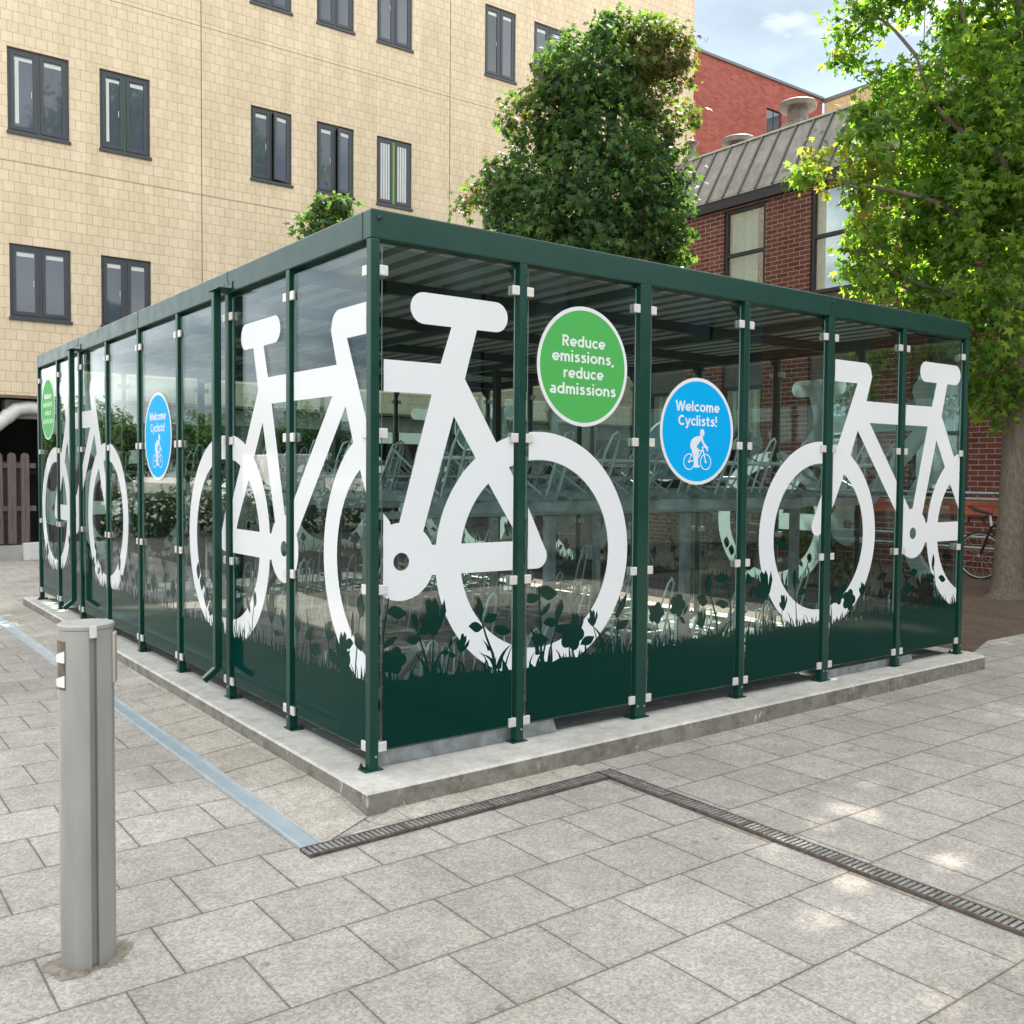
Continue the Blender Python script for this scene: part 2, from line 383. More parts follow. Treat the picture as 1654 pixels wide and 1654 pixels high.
# sloping row of slabs between left channel and plinth
g = MB(); zs = .036
y0, y1 = -.475, 9.0
k = 0; yy = -.003
g.quad((-.488, -.475, .004), (-.168, -.285, .006), (-.163, .0, zs), (-.488, .0, .004), 0)
while yy < y1:
    ye = yy + .386
    g.quad((-.488, yy + .003, .004), (-.14, yy + .003, zs), (-.14, ye - .003, zs), (-.488, ye - .003, .004), 0)
    yy = ye
for xa, xb in ((-.478, -.02), (-.015, .37), (.375, .77), (.775, 1.165)):
    fa, fb = (xa + .478) / 1.643, (xb + .478) / 1.643
    g.quad((xa, -.474 + .055 * fa, .004), (xb, -.474 + .055 * fb, .004), (xb, -.272 + .02 * fb, .014), (max(xa, -.30), -.272 - (.17 if xa < -.4 else -.02 * fa), .012), 0)
tag(g.build('sloped_paving', PLAIN), 'sloping stone slabs between the pale drain channel and the plinth', kind='structure')

# drains
RUST = simple('rusty_iron', (.115, .085, .07), .7, .3, .45, 25, .2); IRON = simple('worn_grate_iron', (.30, .29, .27), .5, .5, .3, 20, .1)
SLOT = simple('slot_black', (.01, .009, .008), .9, 0, .1); PALE = simple('blue_zinc_channel', (.42, .46, .478), .5, .3, .12, 9)
def grate(name, a, b, w, pitch, label, rim):
    a = Vector((*a, 0)); b = Vector((*b, 0)); t = (b - a); L = t.length; t.normalize(); nrm = Vector((-t.y, t.x, 0)); up = Vector((0, 0, 1))
    g = MB()
    g.obox((a + b) / 2 + up * .0065, t * L / 2, nrm * w / 2, up * .001, 2)
    for s_ in (-1, 1): g.obox((a + b) / 2 + nrm * s_ * (w / 2 - .005) + up * .010, t * L / 2, nrm * .006, up * .006, 1)
    s = .01
    while s < L:
        g.obox(a + t * s + up * .010, t * pitch * .30 , nrm * (w / 2 - .0115), up * .0052, 0); s += pitch
    s = .5
    while s < L:
        g.obox(a + t * s + up * .0105, t * .008, nrm * (w / 2 - .012), up * .0055, 1); s += .5
    return tag(g.build(name, [IRON, rim, SLOT]), label, 'drain grate', 'slotted drain grates in the paving')
grate('drain_grate', (-.60, -.53), (1.175, -.473), .098, .026, 'rusty slotted drain grate running along the front of the plinth corner', RUST)
grate('drain_grate', (1.222, -.415), (1.222, -6.2), .10, .026, 'long slotted drain grate crossing the slabs away from the plinth to the right edge', RUST)
g = MB(); x0, x1 = -.592, -.490
g.box(x0, x1, -.478, 12, .002, .007, 0)
for xa in (x0, x1 - .012): g.box(xa, xa + .012, -.478, 12, .007, .015, 0)
for i in range(13): g.box(x0 + .0125, x1 - .0125, -.478 + i * 1.0 + .002, -.478 + i * 1.0 + .006, .0072, .0079, 1)
i = -.47
while i < 3.2:
    g.box(x0 + .018, x1 - .018, i, i + .0075, .0072, .0078, 1) if int((i + .47) / .015) % 66 else 0
    i += .015
tag(g.build('drain_channel', [PALE, simple('slot_blue_shadow', (.30, .37, .41), .6, .2, .1)]), 'pale blue zinc drain channel running along the left side of the shelter', 'drain channel')

# ------------------------------------------------------------------ shelter
SH = empty('bike_shelter'); tag(SH, 'dark green framed glass cycle shelter with big white bicycle graphics', 'bike shelter')
ZB, ZT = 2.702 + HS, 2.85 + HS
LX, LY = 5.763, 8.083
FX = [0, .9366, 1.8696, 2.8457, 3.7831, 4.7601, 5.7128]; FW = [.05, .05, .09, .05, .075, .05, .05]
LYp = [0, .986, 1.960, 3.001, 4.016, 5.03, 6.05, 7.05, 8.033]; LW = [.05, .05, .06, .05, .05, .05, .06, .05, .05]
# a face: P(s, z, o) with o = distance outwards from the glass centre line
class Face:
    def __init__(s, P, pos, wid, dirs): s.P = P; s.pos = pos; s.wid = wid; s.dirs = dirs
front = Face(lambda s, z, o: (s, .025 - o, z), FX, FW, 1)
left = Face(lambda s, z, o: (.025 - o, s, z), LYp, LW, -1)
back = Face(lambda s, z, o: (s, LY - .025 + o, z), FX, FW, -1)
right = Face(lambda s, z, o: (LX - .025 + o, s, z), LYp, LW, 1)

def fbox(g, F, s0, s1, z0, z1, o0, o1, mi=0):
    a = F.P(s0, z0, o0); b = F.P(s1, z1, o1)
    g.box(min(a[0], b[0]), max(a[0], b[0]), min(a[1], b[1]), max(a[1], b[1]), min(a[2], b[2]), max(a[2], b[2]), mi)

clamp_rest = MB(); GLZ = HS + .098
def clamp_shape(g, F, s, z, side):
    for o0, o1 in ((.008, .024), (-.024, -.008)):
        fbox(g, F, s if side > 0 else s - .05, s + .05 if side > 0 else s, z - .026, z + .026, o0, o1)
nclamp = 0
CZ = [HS + .12, HS + .93, HS + 1.73, HS + 2.55]
for F, nm in ((front, 'f'), (left, 'l'), (back, 'b'), (right, 'r')):
    n = len(F.pos)
    for i in range(n):
        corner = i in (0, n - 1)
        if corner and nm in 'lr' : pass
        elif True:
            # posts at the corners belong to the front / back faces
            g = MB(); s0, s1 = F.pos[i], F.pos[i] + F.wid[i]
            if nm in 'fb' and i == n - 1: s0, s1 = LX - .05, LX
            fbox(g, F, s0, s1, HS + .008, ZB, -.025, .025)
            # gusset under the beam
            po = g.build('post', GREEN, SH, .004)
            g = MB(); cs = (s0 + s1) / 2
            if not corner:
                P0 = [F.P(cs - .003, ZB - .003, -.0255), F.P(cs - .003, ZB - .003, -.13), F.P(cs - .003, ZB - .05, -.09), F.P(cs - .003, ZB - .12, -.0255)]
                P1 = Vector(F.P(cs + .003, 0, 0)) - Vector(F.P(cs - .003, 0, 0))
                g.prism(P0, P1); g.build('gusset', GREEN, po)
            g = MB(); e = .028
            fbox(g, F, s0 - e, s1 + e, HS, HS + .008, -.055, .030)
            g.build('base_plate', GREEN, po, .002)
            for (ds, o_) in ((-.014, -.042), (s1 - s0 + .014, -.042)):
                g = MB(); c = F.P(s0 + ds, HS + .008, o_)
                g.lathe(c, [(.011, 0), (.011, .012), (.006, .012), (.006, .024), (0, .024)], 10, 0, False); g.build('anchor_bolt', DARKBOLT, po)
            for k in range(2 if s1 - s0 > .06 else 1):
                g = MB(); c = Vector(F.P(s0 + (.02 if k else s1 - s0 - .016), HS + .075 + .004 * k, .0252)); nn_ = (Vector(F.P(0, 0, 1)) - Vector(F.P(0, 0, 0)))
                g.tube([c, c + nn_ * .003], .006, 10); g.build('rivet', STEEL, po)
            sides = ((s1, 1), (s0, -1))
        if corner and nm in 'lr':
            sides = ((F.pos[i] + .05, 1),) if i == 0 else ((F.pos[i], -1),)
        for (sx, sd) in sides:
            if (i == 0 and sd < 0) or (i == n - 1 and sd > 0): continue
            for z in CZ:
                if nm in 'fl' and nclamp < 100:
                    g = MB(); clamp_shape(g, F, sx, z, sd); g.build('glass_clamp', CLIP, SH if corner and nm == 'l' else po, .004); nclamp += 1
                else: clamp_shape(clamp_rest, F, sx, z, sd)
tag(clamp_rest.build('glass_clamp', CLIP, SH), kind='stuff')

# beams
for F, L_ in ((front, LX), (back, LX)):
    g = MB(); fbox(g, F, 0, LX, ZB, ZT, -.065, .025); g.build('roof_beam', GREEN, SH, .008)
for F in (left, right):
    g = MB(); fbox(g, F, .091, LY - .091, ZB, ZT, -.065, .025); g.build('roof_beam', GREEN, SH, .008)
# cover strips / joints on beams
g = MB()
for s in (1.975, 4.02, 6.08): fbox(g, left, s - .002, s + .002, ZB, ZT + .001, .024, .0265)
for s in (3.80,): fbox(g, front, s - .002, s + .002, ZB, ZT + .001, .024, .0265)
g.build('beam_joint', DARKBOLT, SH)
g = MB()
for F, s in ((front, .045), (front, 3.83), (left, 2.02), (left, 1.94), (left, 6.04), (left, 6.12)):
    c = Vector(F.P(s, ZT - .045 - (.04 if F is left else 0), .025)); nn_ = Vector(F.P(0, 0, 1)) - Vector(F.P(0, 0, 0))
    g.tube([c, c + nn_ * .004, c + nn_ * .009], [.013, .013, .004], 12)
g.build('beam_bolt', DARKBOLT, SH)
# roof sheet: trapezoidal ribs running front to back
g = MB(); prof = []; x = .07; zr = ZT - .065
while x < LX - .25:
    prof += [(x, zr), (x + .105, zr), (x + .125, zr + .05), (x + .18, zr + .05)]; x += .2
prof += [(LX - .07, zr)]
ya, yb = .07, LY - .07
g.add([(a, ya, b) for a, b in prof] + [(a, yb, b) for a, b in prof], [(i, i + 1, len(prof) + i + 1, len(prof) + i) for i in range(len(prof) - 1)])
g.m = [0 if i % 4 == 0 else 1 for i in range(len(g.f))]
rs = g.build('roof_sheet', [vinyl('pale_roof_sheet', (.56, .565, .53), .06, .5), simple('grey_roof_rib', (.20, .21, .21), .5, .2, .1, 3)], SH)
md = rs.modifiers.new('Solid', 'SOLIDIFY'); md.thickness = .002
for yy in (1.30, 2.62, 4.0, 5.35, 6.75):
    g = MB(); g.box(.07, LX - .07, yy - .03, yy + .03, ZB + .0, ZT - .067); g.build('purlin', GREEN, SH, .004)
for xx in (1.91, 3.82):
    g = MB(); g.box(xx - .03, xx + .03, .07, LY - .07, ZB - .06, ZB - .002); g.build('rafter', GREEN, SH, .004)
    g = MB(); g.box(xx - .035, xx + .035, 4.17, 4.24, HS, ZB - .062); g.build('post', GREEN, SH, .004)
# galvanised kick strips
def kick(F, s0, s1, ob, zz=.07):
    g = MB(); P0 = [F.P(s0, HS + .003, ob), F.P(s1, HS + .003, ob), F.P(s1 - .03, HS + zz, ob), F.P(s0 + .02, HS + zz, ob)]
    g.prism(P0, Vector(F.P(0, 0, -.004)) - Vector(F.P(0, 0, 0)))
    for s in (s0 + .1, s0 + .36, s0 + .8, s1 - .08):
        if s < s1: c = Vector(F.P(s, HS + .035, ob)); nn_ = Vector(F.P(0, 0, 1)) - Vector(F.P(0, 0, 0)); g.tube([c, c + nn_ * .006], .009, 8)
    g.build('kick_strip', GALV, SH)
kick(front, .055, 1.28, -.030, .082); kick(front, 3.86, 5.1, -.030, .06)
# door guides: flat bars with kicked feet, one outside, one inside
for s in (1.975, 6.065):
    for (o0, o1, ds, sg) in ((.055, .105, .03, 1),):
        g = MB(); fbox(g, left, s + ds, s + ds + .05, HS + .20, ZB + .015, o0, o1)
        mo = (o0 + o1) / 2
        a = Vector(left.P(s + ds + .025, HS + .205, mo)); b = Vector(left.P(s + ds + .025, HS + .13, mo + sg * .095)); t = (b - a)
        q = t.cross(Vector((0, 1, 0))).normalized()
        g.obox((a + b) / 2, t / 2, Vector((0, .025, 0)), q * .02)
        g.build('door_guide', GREEN, SH, .004)
    g = MB(); fbox(g, left, s - .10, s + .10, ZB + .015, ZB + .023, -.15, .12)
    fbox(g, left, s - .10, s + .10, ZB + .023, ZB + .07, .025, .031); g.build('guide_bracket', GREEN, SH, .002)

# ---- graphics: bicycle in (b, z) with b measured from the front hub towards the rear
WR, WI, WZ = .70, .54, 1.082 + HS
def circ(c, r_, n=72, a0=0, a1=2 * math.pi, end=False):
    return [(c[0] + r_ * math.cos(a0 + (a1 - a0) * k / n), c[1] + r_ * math.sin(a0 + (a1 - a0) * k / n)) for k in range(n + (1 if end else 0))]
def arcpts(cx, cz, r_, d0, d1, n=8): return circ((cx, cz), r_, n, R(d0), R(d1), True)
def up(ps): return [(a, b + HS) for a, b in ps]
def bike_shapes():
    sol = []
    sol.append(up([(.06, 2.397)] + arcpts(.517, 2.307, .09, 90, 8, 8)[0:] + [(.615, 2.296), (.545, 2.106), (.36, 1.7), (.166, 1.333), (.035, 1.13)] + arcpts(-.037, 1.158, .07, 330, 170, 9) + [(.212, 1.80), (.426, 2.236), (.06, 2.235)]))
    sol.append(up([(.40, 2.106), (1.53, 2.107), (1.45, 1.944), (.40, 1.941)]))                         # top tube
    sol.append(up([(.443, 1.876), (.45, 2.0), (.62, 1.99), (.597, 1.941), (1.170, 1.278), (1.2, 1.15), (1.06, 1.16), (1.017, 1.21)]))   # down tube
    sol.append(up(arcpts(1.369, 2.389, .082, 90, 270, 14) + arcpts(1.83, 2.389, .082, -90, 90, 14)))     # saddle
    sol.append(up([(1.545, 2.32), (1.709, 2.32), (1.628, 2.038), (1.558, 1.835), (1.370, 1.222), (1.3, 1.1), (1.19, 1.15), (1.225, 1.272), (1.419, 1.944), (1.473, 2.107)]))  # seat tube
    sol.append(up([(1.628, 2.038), (1.5, 2.06), (1.50, 1.86), (1.558, 1.835), (1.699, 1.618), (1.788, 1.476), (1.972, 1.206), (2.03, 1.1), (2.10, 1.03)] + arcpts(2.135, 1.058, .072, -40, 38, 6) + [(2.045, 1.384), (1.834, 1.711)]))  # seat stay
    sol.append(up([(1.25, 1.149), (2.1, 1.149), (2.2, 1.09)] + arcpts(2.135, 1.058, .072, 20, -90, 8) + [(1.25, .988)]))   # chain stay
    sol.append(up(circ((1.238, 1.068), .204, 48)))
    hole = up(circ((1.238, 1.068), .047, 24))
    wheels = [(0, WZ), (2.145, WZ - .012)]
    return sol, hole, wheels
BS, BH, BW = bike_shapes()

def leafp(cx, cz, L, W, ang):
    ca, sa = math.cos(ang), math.sin(ang); o = []
    for k in range(9): t = k / 8; o.append((t * L - L / 2, W / 2 * math.sin(math.pi * t ** .8)))
    for k in range(7, 0, -1): t = k / 8; o.append((t * L - L / 2, -W / 2 * math.sin(math.pi * t ** 1.25)))
    return [(cx + a * ca - b * sa, cz + a * sa + b * ca) for a, b in o]
def stemp(ps, w):
    l = []; rr = []
    for i, p in enumerate(ps):
        a = Vector(ps[max(0, i - 1)]); b = Vector(ps[min(len(ps) - 1, i + 1)]); t = (b - a).normalized(); q = Vector((-t.y, t.x)) * w * (1 - .6 * i / (len(ps) - 1)) / 2
        l.append((p[0] + q.x, p[1] + q.y)); rr.append((p[0] - q.x, p[1] - q.y))
    return l + rr[::-1]
def clover(cx, cz, r_):
    o = []
    for k in range(60):
        a = 2 * math.pi * k / 60; o.append((cx + r_ * (.74 + .26 * abs(math.cos(2.5 * a))) * math.cos(a), cz + r_ * (.74 + .26 * abs(math.cos(2.5 * a))) * math.sin(a)))
    return o
def tulip(cx, cz, w, ang):
    base = [(0, -.5), (.28, -.28), (.5, .08), (.46, .42), (.30, .18), (.22, -.02), (.24, .3), (.12, .52), (0, .40), (-.12, .54), (-.26, .46), (-.25, .18), (-.34, .05), (-.5, .12), (-.44, -.12), (-.25, -.3)]
    ca, sa = math.cos(ang), math.sin(ang)
    return [(cx + w * (a * ca - b * sa), cz + w * 1.25 * (a * sa + b * ca)) for a, b in base]
def blade(x, z0, h, w, lean, curl):
    l = []; rr = []
    for k in range(6):
        t = k / 5; x_ = x + lean * t + curl * t * t; z_ = z0 + h * t - abs(curl) * .5 * t ** 3; ww = w * (1 - t) ** .75 / 2
        l.append((x_ - ww, z_)); rr.append((x_ + ww, z_))
    return l + rr[::-1][1:]
def meadow(s0, s1, seed, plants):
    q = random.Random(seed); gr = []
    n = int((s1 - s0) / .06); top = []
    for k in range(n + 1):
        s = s0 + (s1 - s0) * k / n; top.append((s, HS + .435 + .02 * math.sin(s * 5 + seed) + q.uniform(-.018, .018)))
    gr.append([(s0, GLZ - .01), (s1, GLZ - .01)] + top[::-1])
    s = s0
    while s < s1:
        gr.append(blade(s, HS + .385, q.uniform(.07, .135) * q.choice((1, 1, 1.25)), q.uniform(.018, .042), q.uniform(-.03, .03), q.uniform(-.03, .03))); s += q.uniform(.012, .036)
    s = s0 + .03
    while s < s1:
        gr.append(blade(s, HS + .40, q.uniform(.14, .24), q.uniform(.014, .024), q.uniform(-.03, .03), q.choice((-1, 1)) * q.uniform(.03, .10))); s += q.uniform(.07, .2)
    return gr + plants
FRONT_PLANTS = [clover(.15, .67, .075), stemp([(.15, .5), (.15, .62)], .012), leafp(.165, .92, .125, .068, R(-5)), stemp([(.08, .5), (.085, .8), (.118, 1.0)], .018), leafp(.12, .765, .12, .035, R(30)),
    tulip(.39, .875, .165, .1), stemp([(.375, .5), (.385, .65), (.39, .80)], .014), leafp(.28, .86, .105, .038, R(105)), leafp(.335, .81, .085, .048, R(20)), leafp(.265, .765, .085, .05, R(5)),
    stemp([(.37, .56), (.33, .7), (.285, .82)], .016), blade(.35, .56, .17, .03, -.02, -.06), blade(.385, .56, .20, .03, .02, .10),
    tulip(.575, .715, .085, -.4), stemp([(.53, .5), (.545, .6), (.565, .68)], .012), leafp(.465, .68, .055, .035, 0), leafp(.51, .66, .05, .032, -.2), leafp(.50, .725, .065, .024, R(75)), stemp([(.47, .48), (.48, .6), (.50, .70)], .010),
    leafp(.69, .905, .135, .045, R(102)), leafp(.765, .84, .10, .058, R(25)), leafp(.665, .80, .10, .058, R(-8)), leafp(.845, .765, .125, .058, R(-8)), stemp([(.80, .55), (.78, .64), (.735, .74), (.69, .87)], .022),
    blade(.80, .55, .16, .035, -.03, -.12), blade(.82, .55, .18, .04, .02, .09), blade(.755, .66, .08, .02, -.03, -.02),
    leafp(1.05, .93, .15, .06, R(8)), leafp(1.17, .955, .15, .085, R(-8)), stemp([(1.13, .5), (1.12, .75), (1.105, 1.0)], .022), leafp(1.26, .845, .14, .05, R(75)), leafp(1.195, .78, .115, .06, R(0)), leafp(1.115, .69, .135, .065, R(-8)),
    stemp([(1.17, .5), (1.19, .62), (1.25, .78)], .02), blade(1.10, .6, .22, .035, -.01, -.07), leafp(1.16, .86, .10, .035, R(50)),
    clover(1.36, .69, .095), tulip(1.39, .745, .12, .1), leafp(1.275, .735, .11, .06, R(10)), leafp(1.48, .645, .12, .06, R(20)), stemp([(1.36, .5), (1.36, .62)], .014),
    tulip(1.52, .775, .085, .1), stemp([(1.56, .52), (1.55, .66), (1.525, .73)], .012), blade(1.62, .55, .24, .035, -.02, -.10), blade(1.58, .5, .2, .03, .03, .08), leafp(1.765, .715, .13, .06, R(25)), leafp(1.755, .83, .18, .05, R(60)), stemp([(1.73, .5), (1.725, .65), (1.74, .9)], .02),
    clover(2.06, .765, .072), stemp([(2.10, .5), (2.07, .70)], .012), clover(2.255, .80, .075), stemp([(2.26, .5), (2.255, .74)], .012), leafp(2.30, .70, .08, .03, R(-40)), leafp(2.33, .76, .08, .025, R(60)), leafp(2.68, .95, .14, .07, R(10)), leafp(2.49, .815, .115, .075, R(-20)), leafp(2.69, .775, .13, .06, R(-6)), leafp(2.55, .92, .13, .05, R(95)),
    stemp([(2.65, .5), (2.63, .68), (2.56, .86)], .024), tulip(2.48, .685, .10, .3), blade(2.66, .5, .25, .04, .02, .16), blade(2.62, .5, .2, .03, -.02, -.10), stemp([(2.78, .5), (2.77, .75), (2.73, .92)], .02), leafp(2.95, .93, .11, .07, R(-10)), leafp(3.0, .83, .1, .04, R(70)),
    tulip(3.13, .87, .17, .2), stemp([(3.12, .5), (3.12, .78)], .016), leafp(3.06, .83, .11, .05, R(110)), tulip(3.335, .735, .095, .1), stemp([(3.31, .5), (3.325, .7)], .012), leafp(3.46, .90, .16, .045, R(95)), stemp([(3.50, .5), (3.47, .84)], .014), leafp(3.31, 1.155, .14, .06, R(-12)), leafp(3.55, .8, .1, .05, R(20)),
    clover(4.13, .70, .085), tulip(4.3, .765, .09, -.2), stemp([(4.28, .5), (4.30, .74)], .012), clover(3.99, .74, .07), leafp(4.06, .8, .1, .05, R(40)), stemp([(4.13, .5), (4.12, .65)], .014),
    leafp(5.29, .81, .10, .062, R(-10)), leafp(5.455, .785, .12, .06, R(-12)), leafp(5.31, .93, .15, .045, R(92)), stemp([(5.40, .5), (5.37, .66), (5.32, .88)], .02), blade(5.41, .5, .2, .03, -.02, -.09), blade(5.42, .5, .2, .03, .02, .09), leafp(5.02, .86, .12, .07, R(15)), stemp([(5.0, .5), (5.02, .84)], .016), tulip(4.92, .74, .11, 0)]
LEFT_PLANTS = [leafp(.14, .95, .13, .09, R(95)), leafp(.23, .845, .15, .035, R(97)), leafp(.16, .76, .11, .09, R(60)), leafp(.27, .735, .11, .06, R(-10)), stemp([(.20, .45), (.19, .65), (.15, .9)], .02), tulip(.34, .68, .17, 0), clover(.33, .62, .09), leafp(.46, .635, .13, .07, R(40)), tulip(.51, .765, .10, .1), stemp([(.5, .45), (.51, .72)], .014),
    leafp(.92, .75, .12, .07, R(85)), leafp(.76, .72, .13, .07, R(-30)), leafp(.68, .64, .12, .08, R(20)), stemp([(.72, .45), (.73, .65), (.80, .86)], .018), blade(.72, .5, .36, .03, .02, .06), tulip(1.30, .80, .15, 0), stemp([(1.29, .45), (1.29, .72)], .014), leafp(1.13, .76, .13, .06, R(80)), leafp(1.22, .66, .1, .04, R(10)), leafp(1.56, .83, .11, .06, R(100)), stemp([(1.62, .5), (1.6, .7), (1.55, .88)], .016), leafp(1.67, .78, .12, .05, R(60)), leafp(1.88, .98, .12, .07, R(90)), stemp([(1.88, .5), (1.88, .95)], .014),
    tulip(2.3, .72, .14, .2), leafp(2.62, .92, .13, .08, R(95)), leafp(2.55, .84, .12, .08, R(95)), tulip(2.45, .74, .12, 0), leafp(2.35, .9, .13, .05, R(60)), clover(2.37, .67, .05)]
for i_, y_ in enumerate((3.2, 3.7, 4.15, 4.5, 5.3, 5.62, 6.4, 7.2, 7.7)):
    q = random.Random(40 + i_)
    LEFT_PLANTS += [tulip(y_, .72, .13, q.uniform(-.2, .2)), stemp([(y_, .5), (y_, .66)], .014), leafp(y_ + .2, .8, .13, .07, q.uniform(0, 3)), leafp(y_ + .12, .68, .11, .06, q.uniform(0, 3)), stemp([(y_ + .16, .5), (y_ + .2, .88)], .018), leafp(y_ + .24, .9, .12, .06, q.uniform(.6, 2))]

def ccw(p):
    a = sum(p[i][0] * p[(i + 1) % len(p)][1] - p[(i + 1) % len(p)][0] * p[i][1] for i in range(len(p)))
    return p if a > 0 else p[::-1]
def near(p, s0, s1): return max(a for a, _ in p) > s0 and min(a for a, _ in p) < s1

def graphics(F, s0, s1, z0, z1, bikes, greens, pane, shift=0):
    """cut all vinyl shapes to one pane and split them into clean triangles"""
    faces = []; kind = []
    faces.append([(s0, z0), (s1, z0), (s1, z1), (s0, z1)]); kind.append('pane')
    for off, sg in bikes:
        tr = lambda p: [(off + sg * a, b) for a, b in p]
        for p in BS: faces.append(tr(p)); kind.append('w')
        faces.append(tr(BH)); kind.append('hole')
        for c in BW:
            faces.append(tr(circ(c, WR, 96))); kind.append('wo%d_%g' % (id(c) % 9973, off)); faces.append(tr(circ(c, WI, 80))); kind.append('wi%d_%g' % (id(c) % 9973, off))
    for p in greens: faces.append(p); kind.append('g')
    keep = [i for i in range(len(faces)) if kind[i] == 'pane' or near(faces[i], s0, s1)]
    faces = [ccw(faces[i]) for i in keep]; kind = [kind[i] for i in keep]
    V = []; FF = []
    for p in faces: FF.append(list(range(len(V), len(V) + len(p)))); V += [Vector(q) for q in p]
    vo, eo, fo, _, _, of = delaunay_2d_cdt(V, [], FF, 0, 1e-6)
    W = []; G = []
    for t, src in zip(fo, of):
        ks = [kind[i] for i in src]
        if 'pane' not in ks: continue
        if 'g' in ks: G.append(t); continue
        w = 'w' in ks and 'hole' not in ks
        if not w:
            for k in ks:
                if k.startswith('wo') and ('wi' + k[2:]) not in ks: w = True
        if w: W.append(t)
    for lst, nm, mt, o in ((W, 'bicycle_graphic', VW, .0062), (G, 'grass_graphic', VG, .0062)):
        if not lst: continue
        idx = sorted({i for t in lst for i in t}); mp = {a: b for b, a in enumerate(idx)}
        g = MB(); g.add([F.P(vo[i].x + shift, vo[i].y, o) for i in idx], [tuple(mp[i] for i in t) for t in lst]); g.build(nm, mt, pane)

# bold sans lettering drawn from strokes, merged into clean triangles
def arc(cx, cy, rx, ry, a0, a1, n=16): return [(cx + rx * math.cos(R(a0 + (a1 - a0) * k / n)), cy + ry * math.sin(R(a0 + (a1 - a0) * k / n))) for k in range(n + 1)]
GL = {'o': ([arc(.5, .5, .37, .375, 0, 360, 28)], 1.0), 'e': ([arc(.5, .5, .37, .375, 0, 312, 24), [(.14, .47), (.87, .47)]], .97), 'c': ([arc(.5, .5, .37, .375, 52, 308, 22)], .84),
      'd': ([arc(.47, .5, .335, .375, 0, 360, 26), [(.81, 0), (.81, 1.42)]], 1.0), 'a': ([[(.70, 0), (.70, .62)] + arc(.43, .60, .27, .275, 0, 125, 10), arc(.42, .30, .28, .185, 0, 360, 22)], .88),
      'i': ([[(.15, 0), (.15, 1)], [(.15, 1.22), (.15, 1.42)]], .34), 'l': ([[(.15, 0), (.15, 1.42)]], .34), 'n': ([[(.14, 0), (.14, 1)], [(.14, .5)] + arc(.43, .55, .29, .325, 180, 0, 14) + [(.72, 0)]], .90),
      'm': ([[(.14, 0), (.14, 1)], [(.14, .5)] + arc(.38, .58, .24, .295, 180, 0, 12) + [(.62, 0)], [(.62, .5)] + arc(.86, .58, .24, .295, 180, 0, 12) + [(1.10, 0)]], 1.28),
      'u': ([[(.14, 1)] + arc(.43, .45, .29, .325, 180, 360, 14), [(.72, 1), (.72, 0)]], .90), 'r': ([[(.14, 0), (.14, 1)], arc(.46, .54, .32, .33, 180, 78, 10)], .60),
      's': ([[(.62, .80), (.52, .86), (.40, .88), (.27, .85), (.19, .75), (.23, .63), (.38, .55), (.52, .47), (.61, .37), (.60, .23), (.50, .14), (.37, .12), (.24, .14), (.12, .20)]], .76),
      'R': ([[(.15, 0), (.15, 1.38)], [(.15, 1.25), (.48, 1.25)] + arc(.47, .945, .33, .305, 90, -90, 14) + [(.15, .64)], [(.46, .62), (.84, 0)]], .98),
      'W': ([[(.06, 1.38), (.40, 0)], [(.40, 0), (.73, 1.30)], [(.73, 1.30), (1.06, 0)], [(1.06, 0), (1.40, 1.38)]], 1.46), 'C': ([arc(.62, .69, .47, .56, 50, 310, 24)], 1.08),
      'y': ([[(.08, 1), (.44, .08)], [(.80, 1), (.44, .02), (.36, -.18), (.26, -.27), (.10, -.28)]], .88), 't': ([[(.28, 1.26), (.28, .30), (.33, .17), (.44, .12), (.58, .13)], [(.03, .88), (.58, .88)]], .66),
      ',': ([[(.20, .10), (.08, -.24)]], .36), '!': ([[(.18, .54), (.18, 1.40)], [(.18, .0), (.18, .24)]], .36)}
def union_tris(polys):
    V = []; FF = []
    for p in polys: p = ccw(p); FF.append(list(range(len(V), len(V) + len(p)))); V += [Vector(q) for q in p]
    vo, eo, fo, _, _, of = delaunay_2d_cdt(V, [], FF, 0, 1e-6)
    return [tuple(v) for v in vo], [t for t, sr in zip(fo, of) if sr]
def line_polys(pts, h):
    o = []
    for a, b in zip(pts, pts[1:]):
        a = Vector(a); b = Vector(b); t = (b - a).normalized(); q = Vector((-t.y, t.x)) * h; o.append([tuple(a + q), tuple(a - q), tuple(b - q), tuple(b + q)])
    for p in pts[1:-1]: o.append(circ(p, h * .995, 14))
    return o
_text = {}
def text_mesh(s):
    if s not in _text:
        x = 0; vs = []; fs = []
        for ch in s:
            st, adv = GL[ch]; pl = []
            for k in st: pl += line_polys(k, .126)
            v, t = union_tris(pl); b = len(vs); vs += [(a + x, c) for a, c in v]; fs += [tuple(i + b for i in q) for q in t]; x += adv + .075
        wd = x - .075; _text[s] = ([(a - wd / 2, c) for a, c in vs], fs, wd)
    return _text[s]
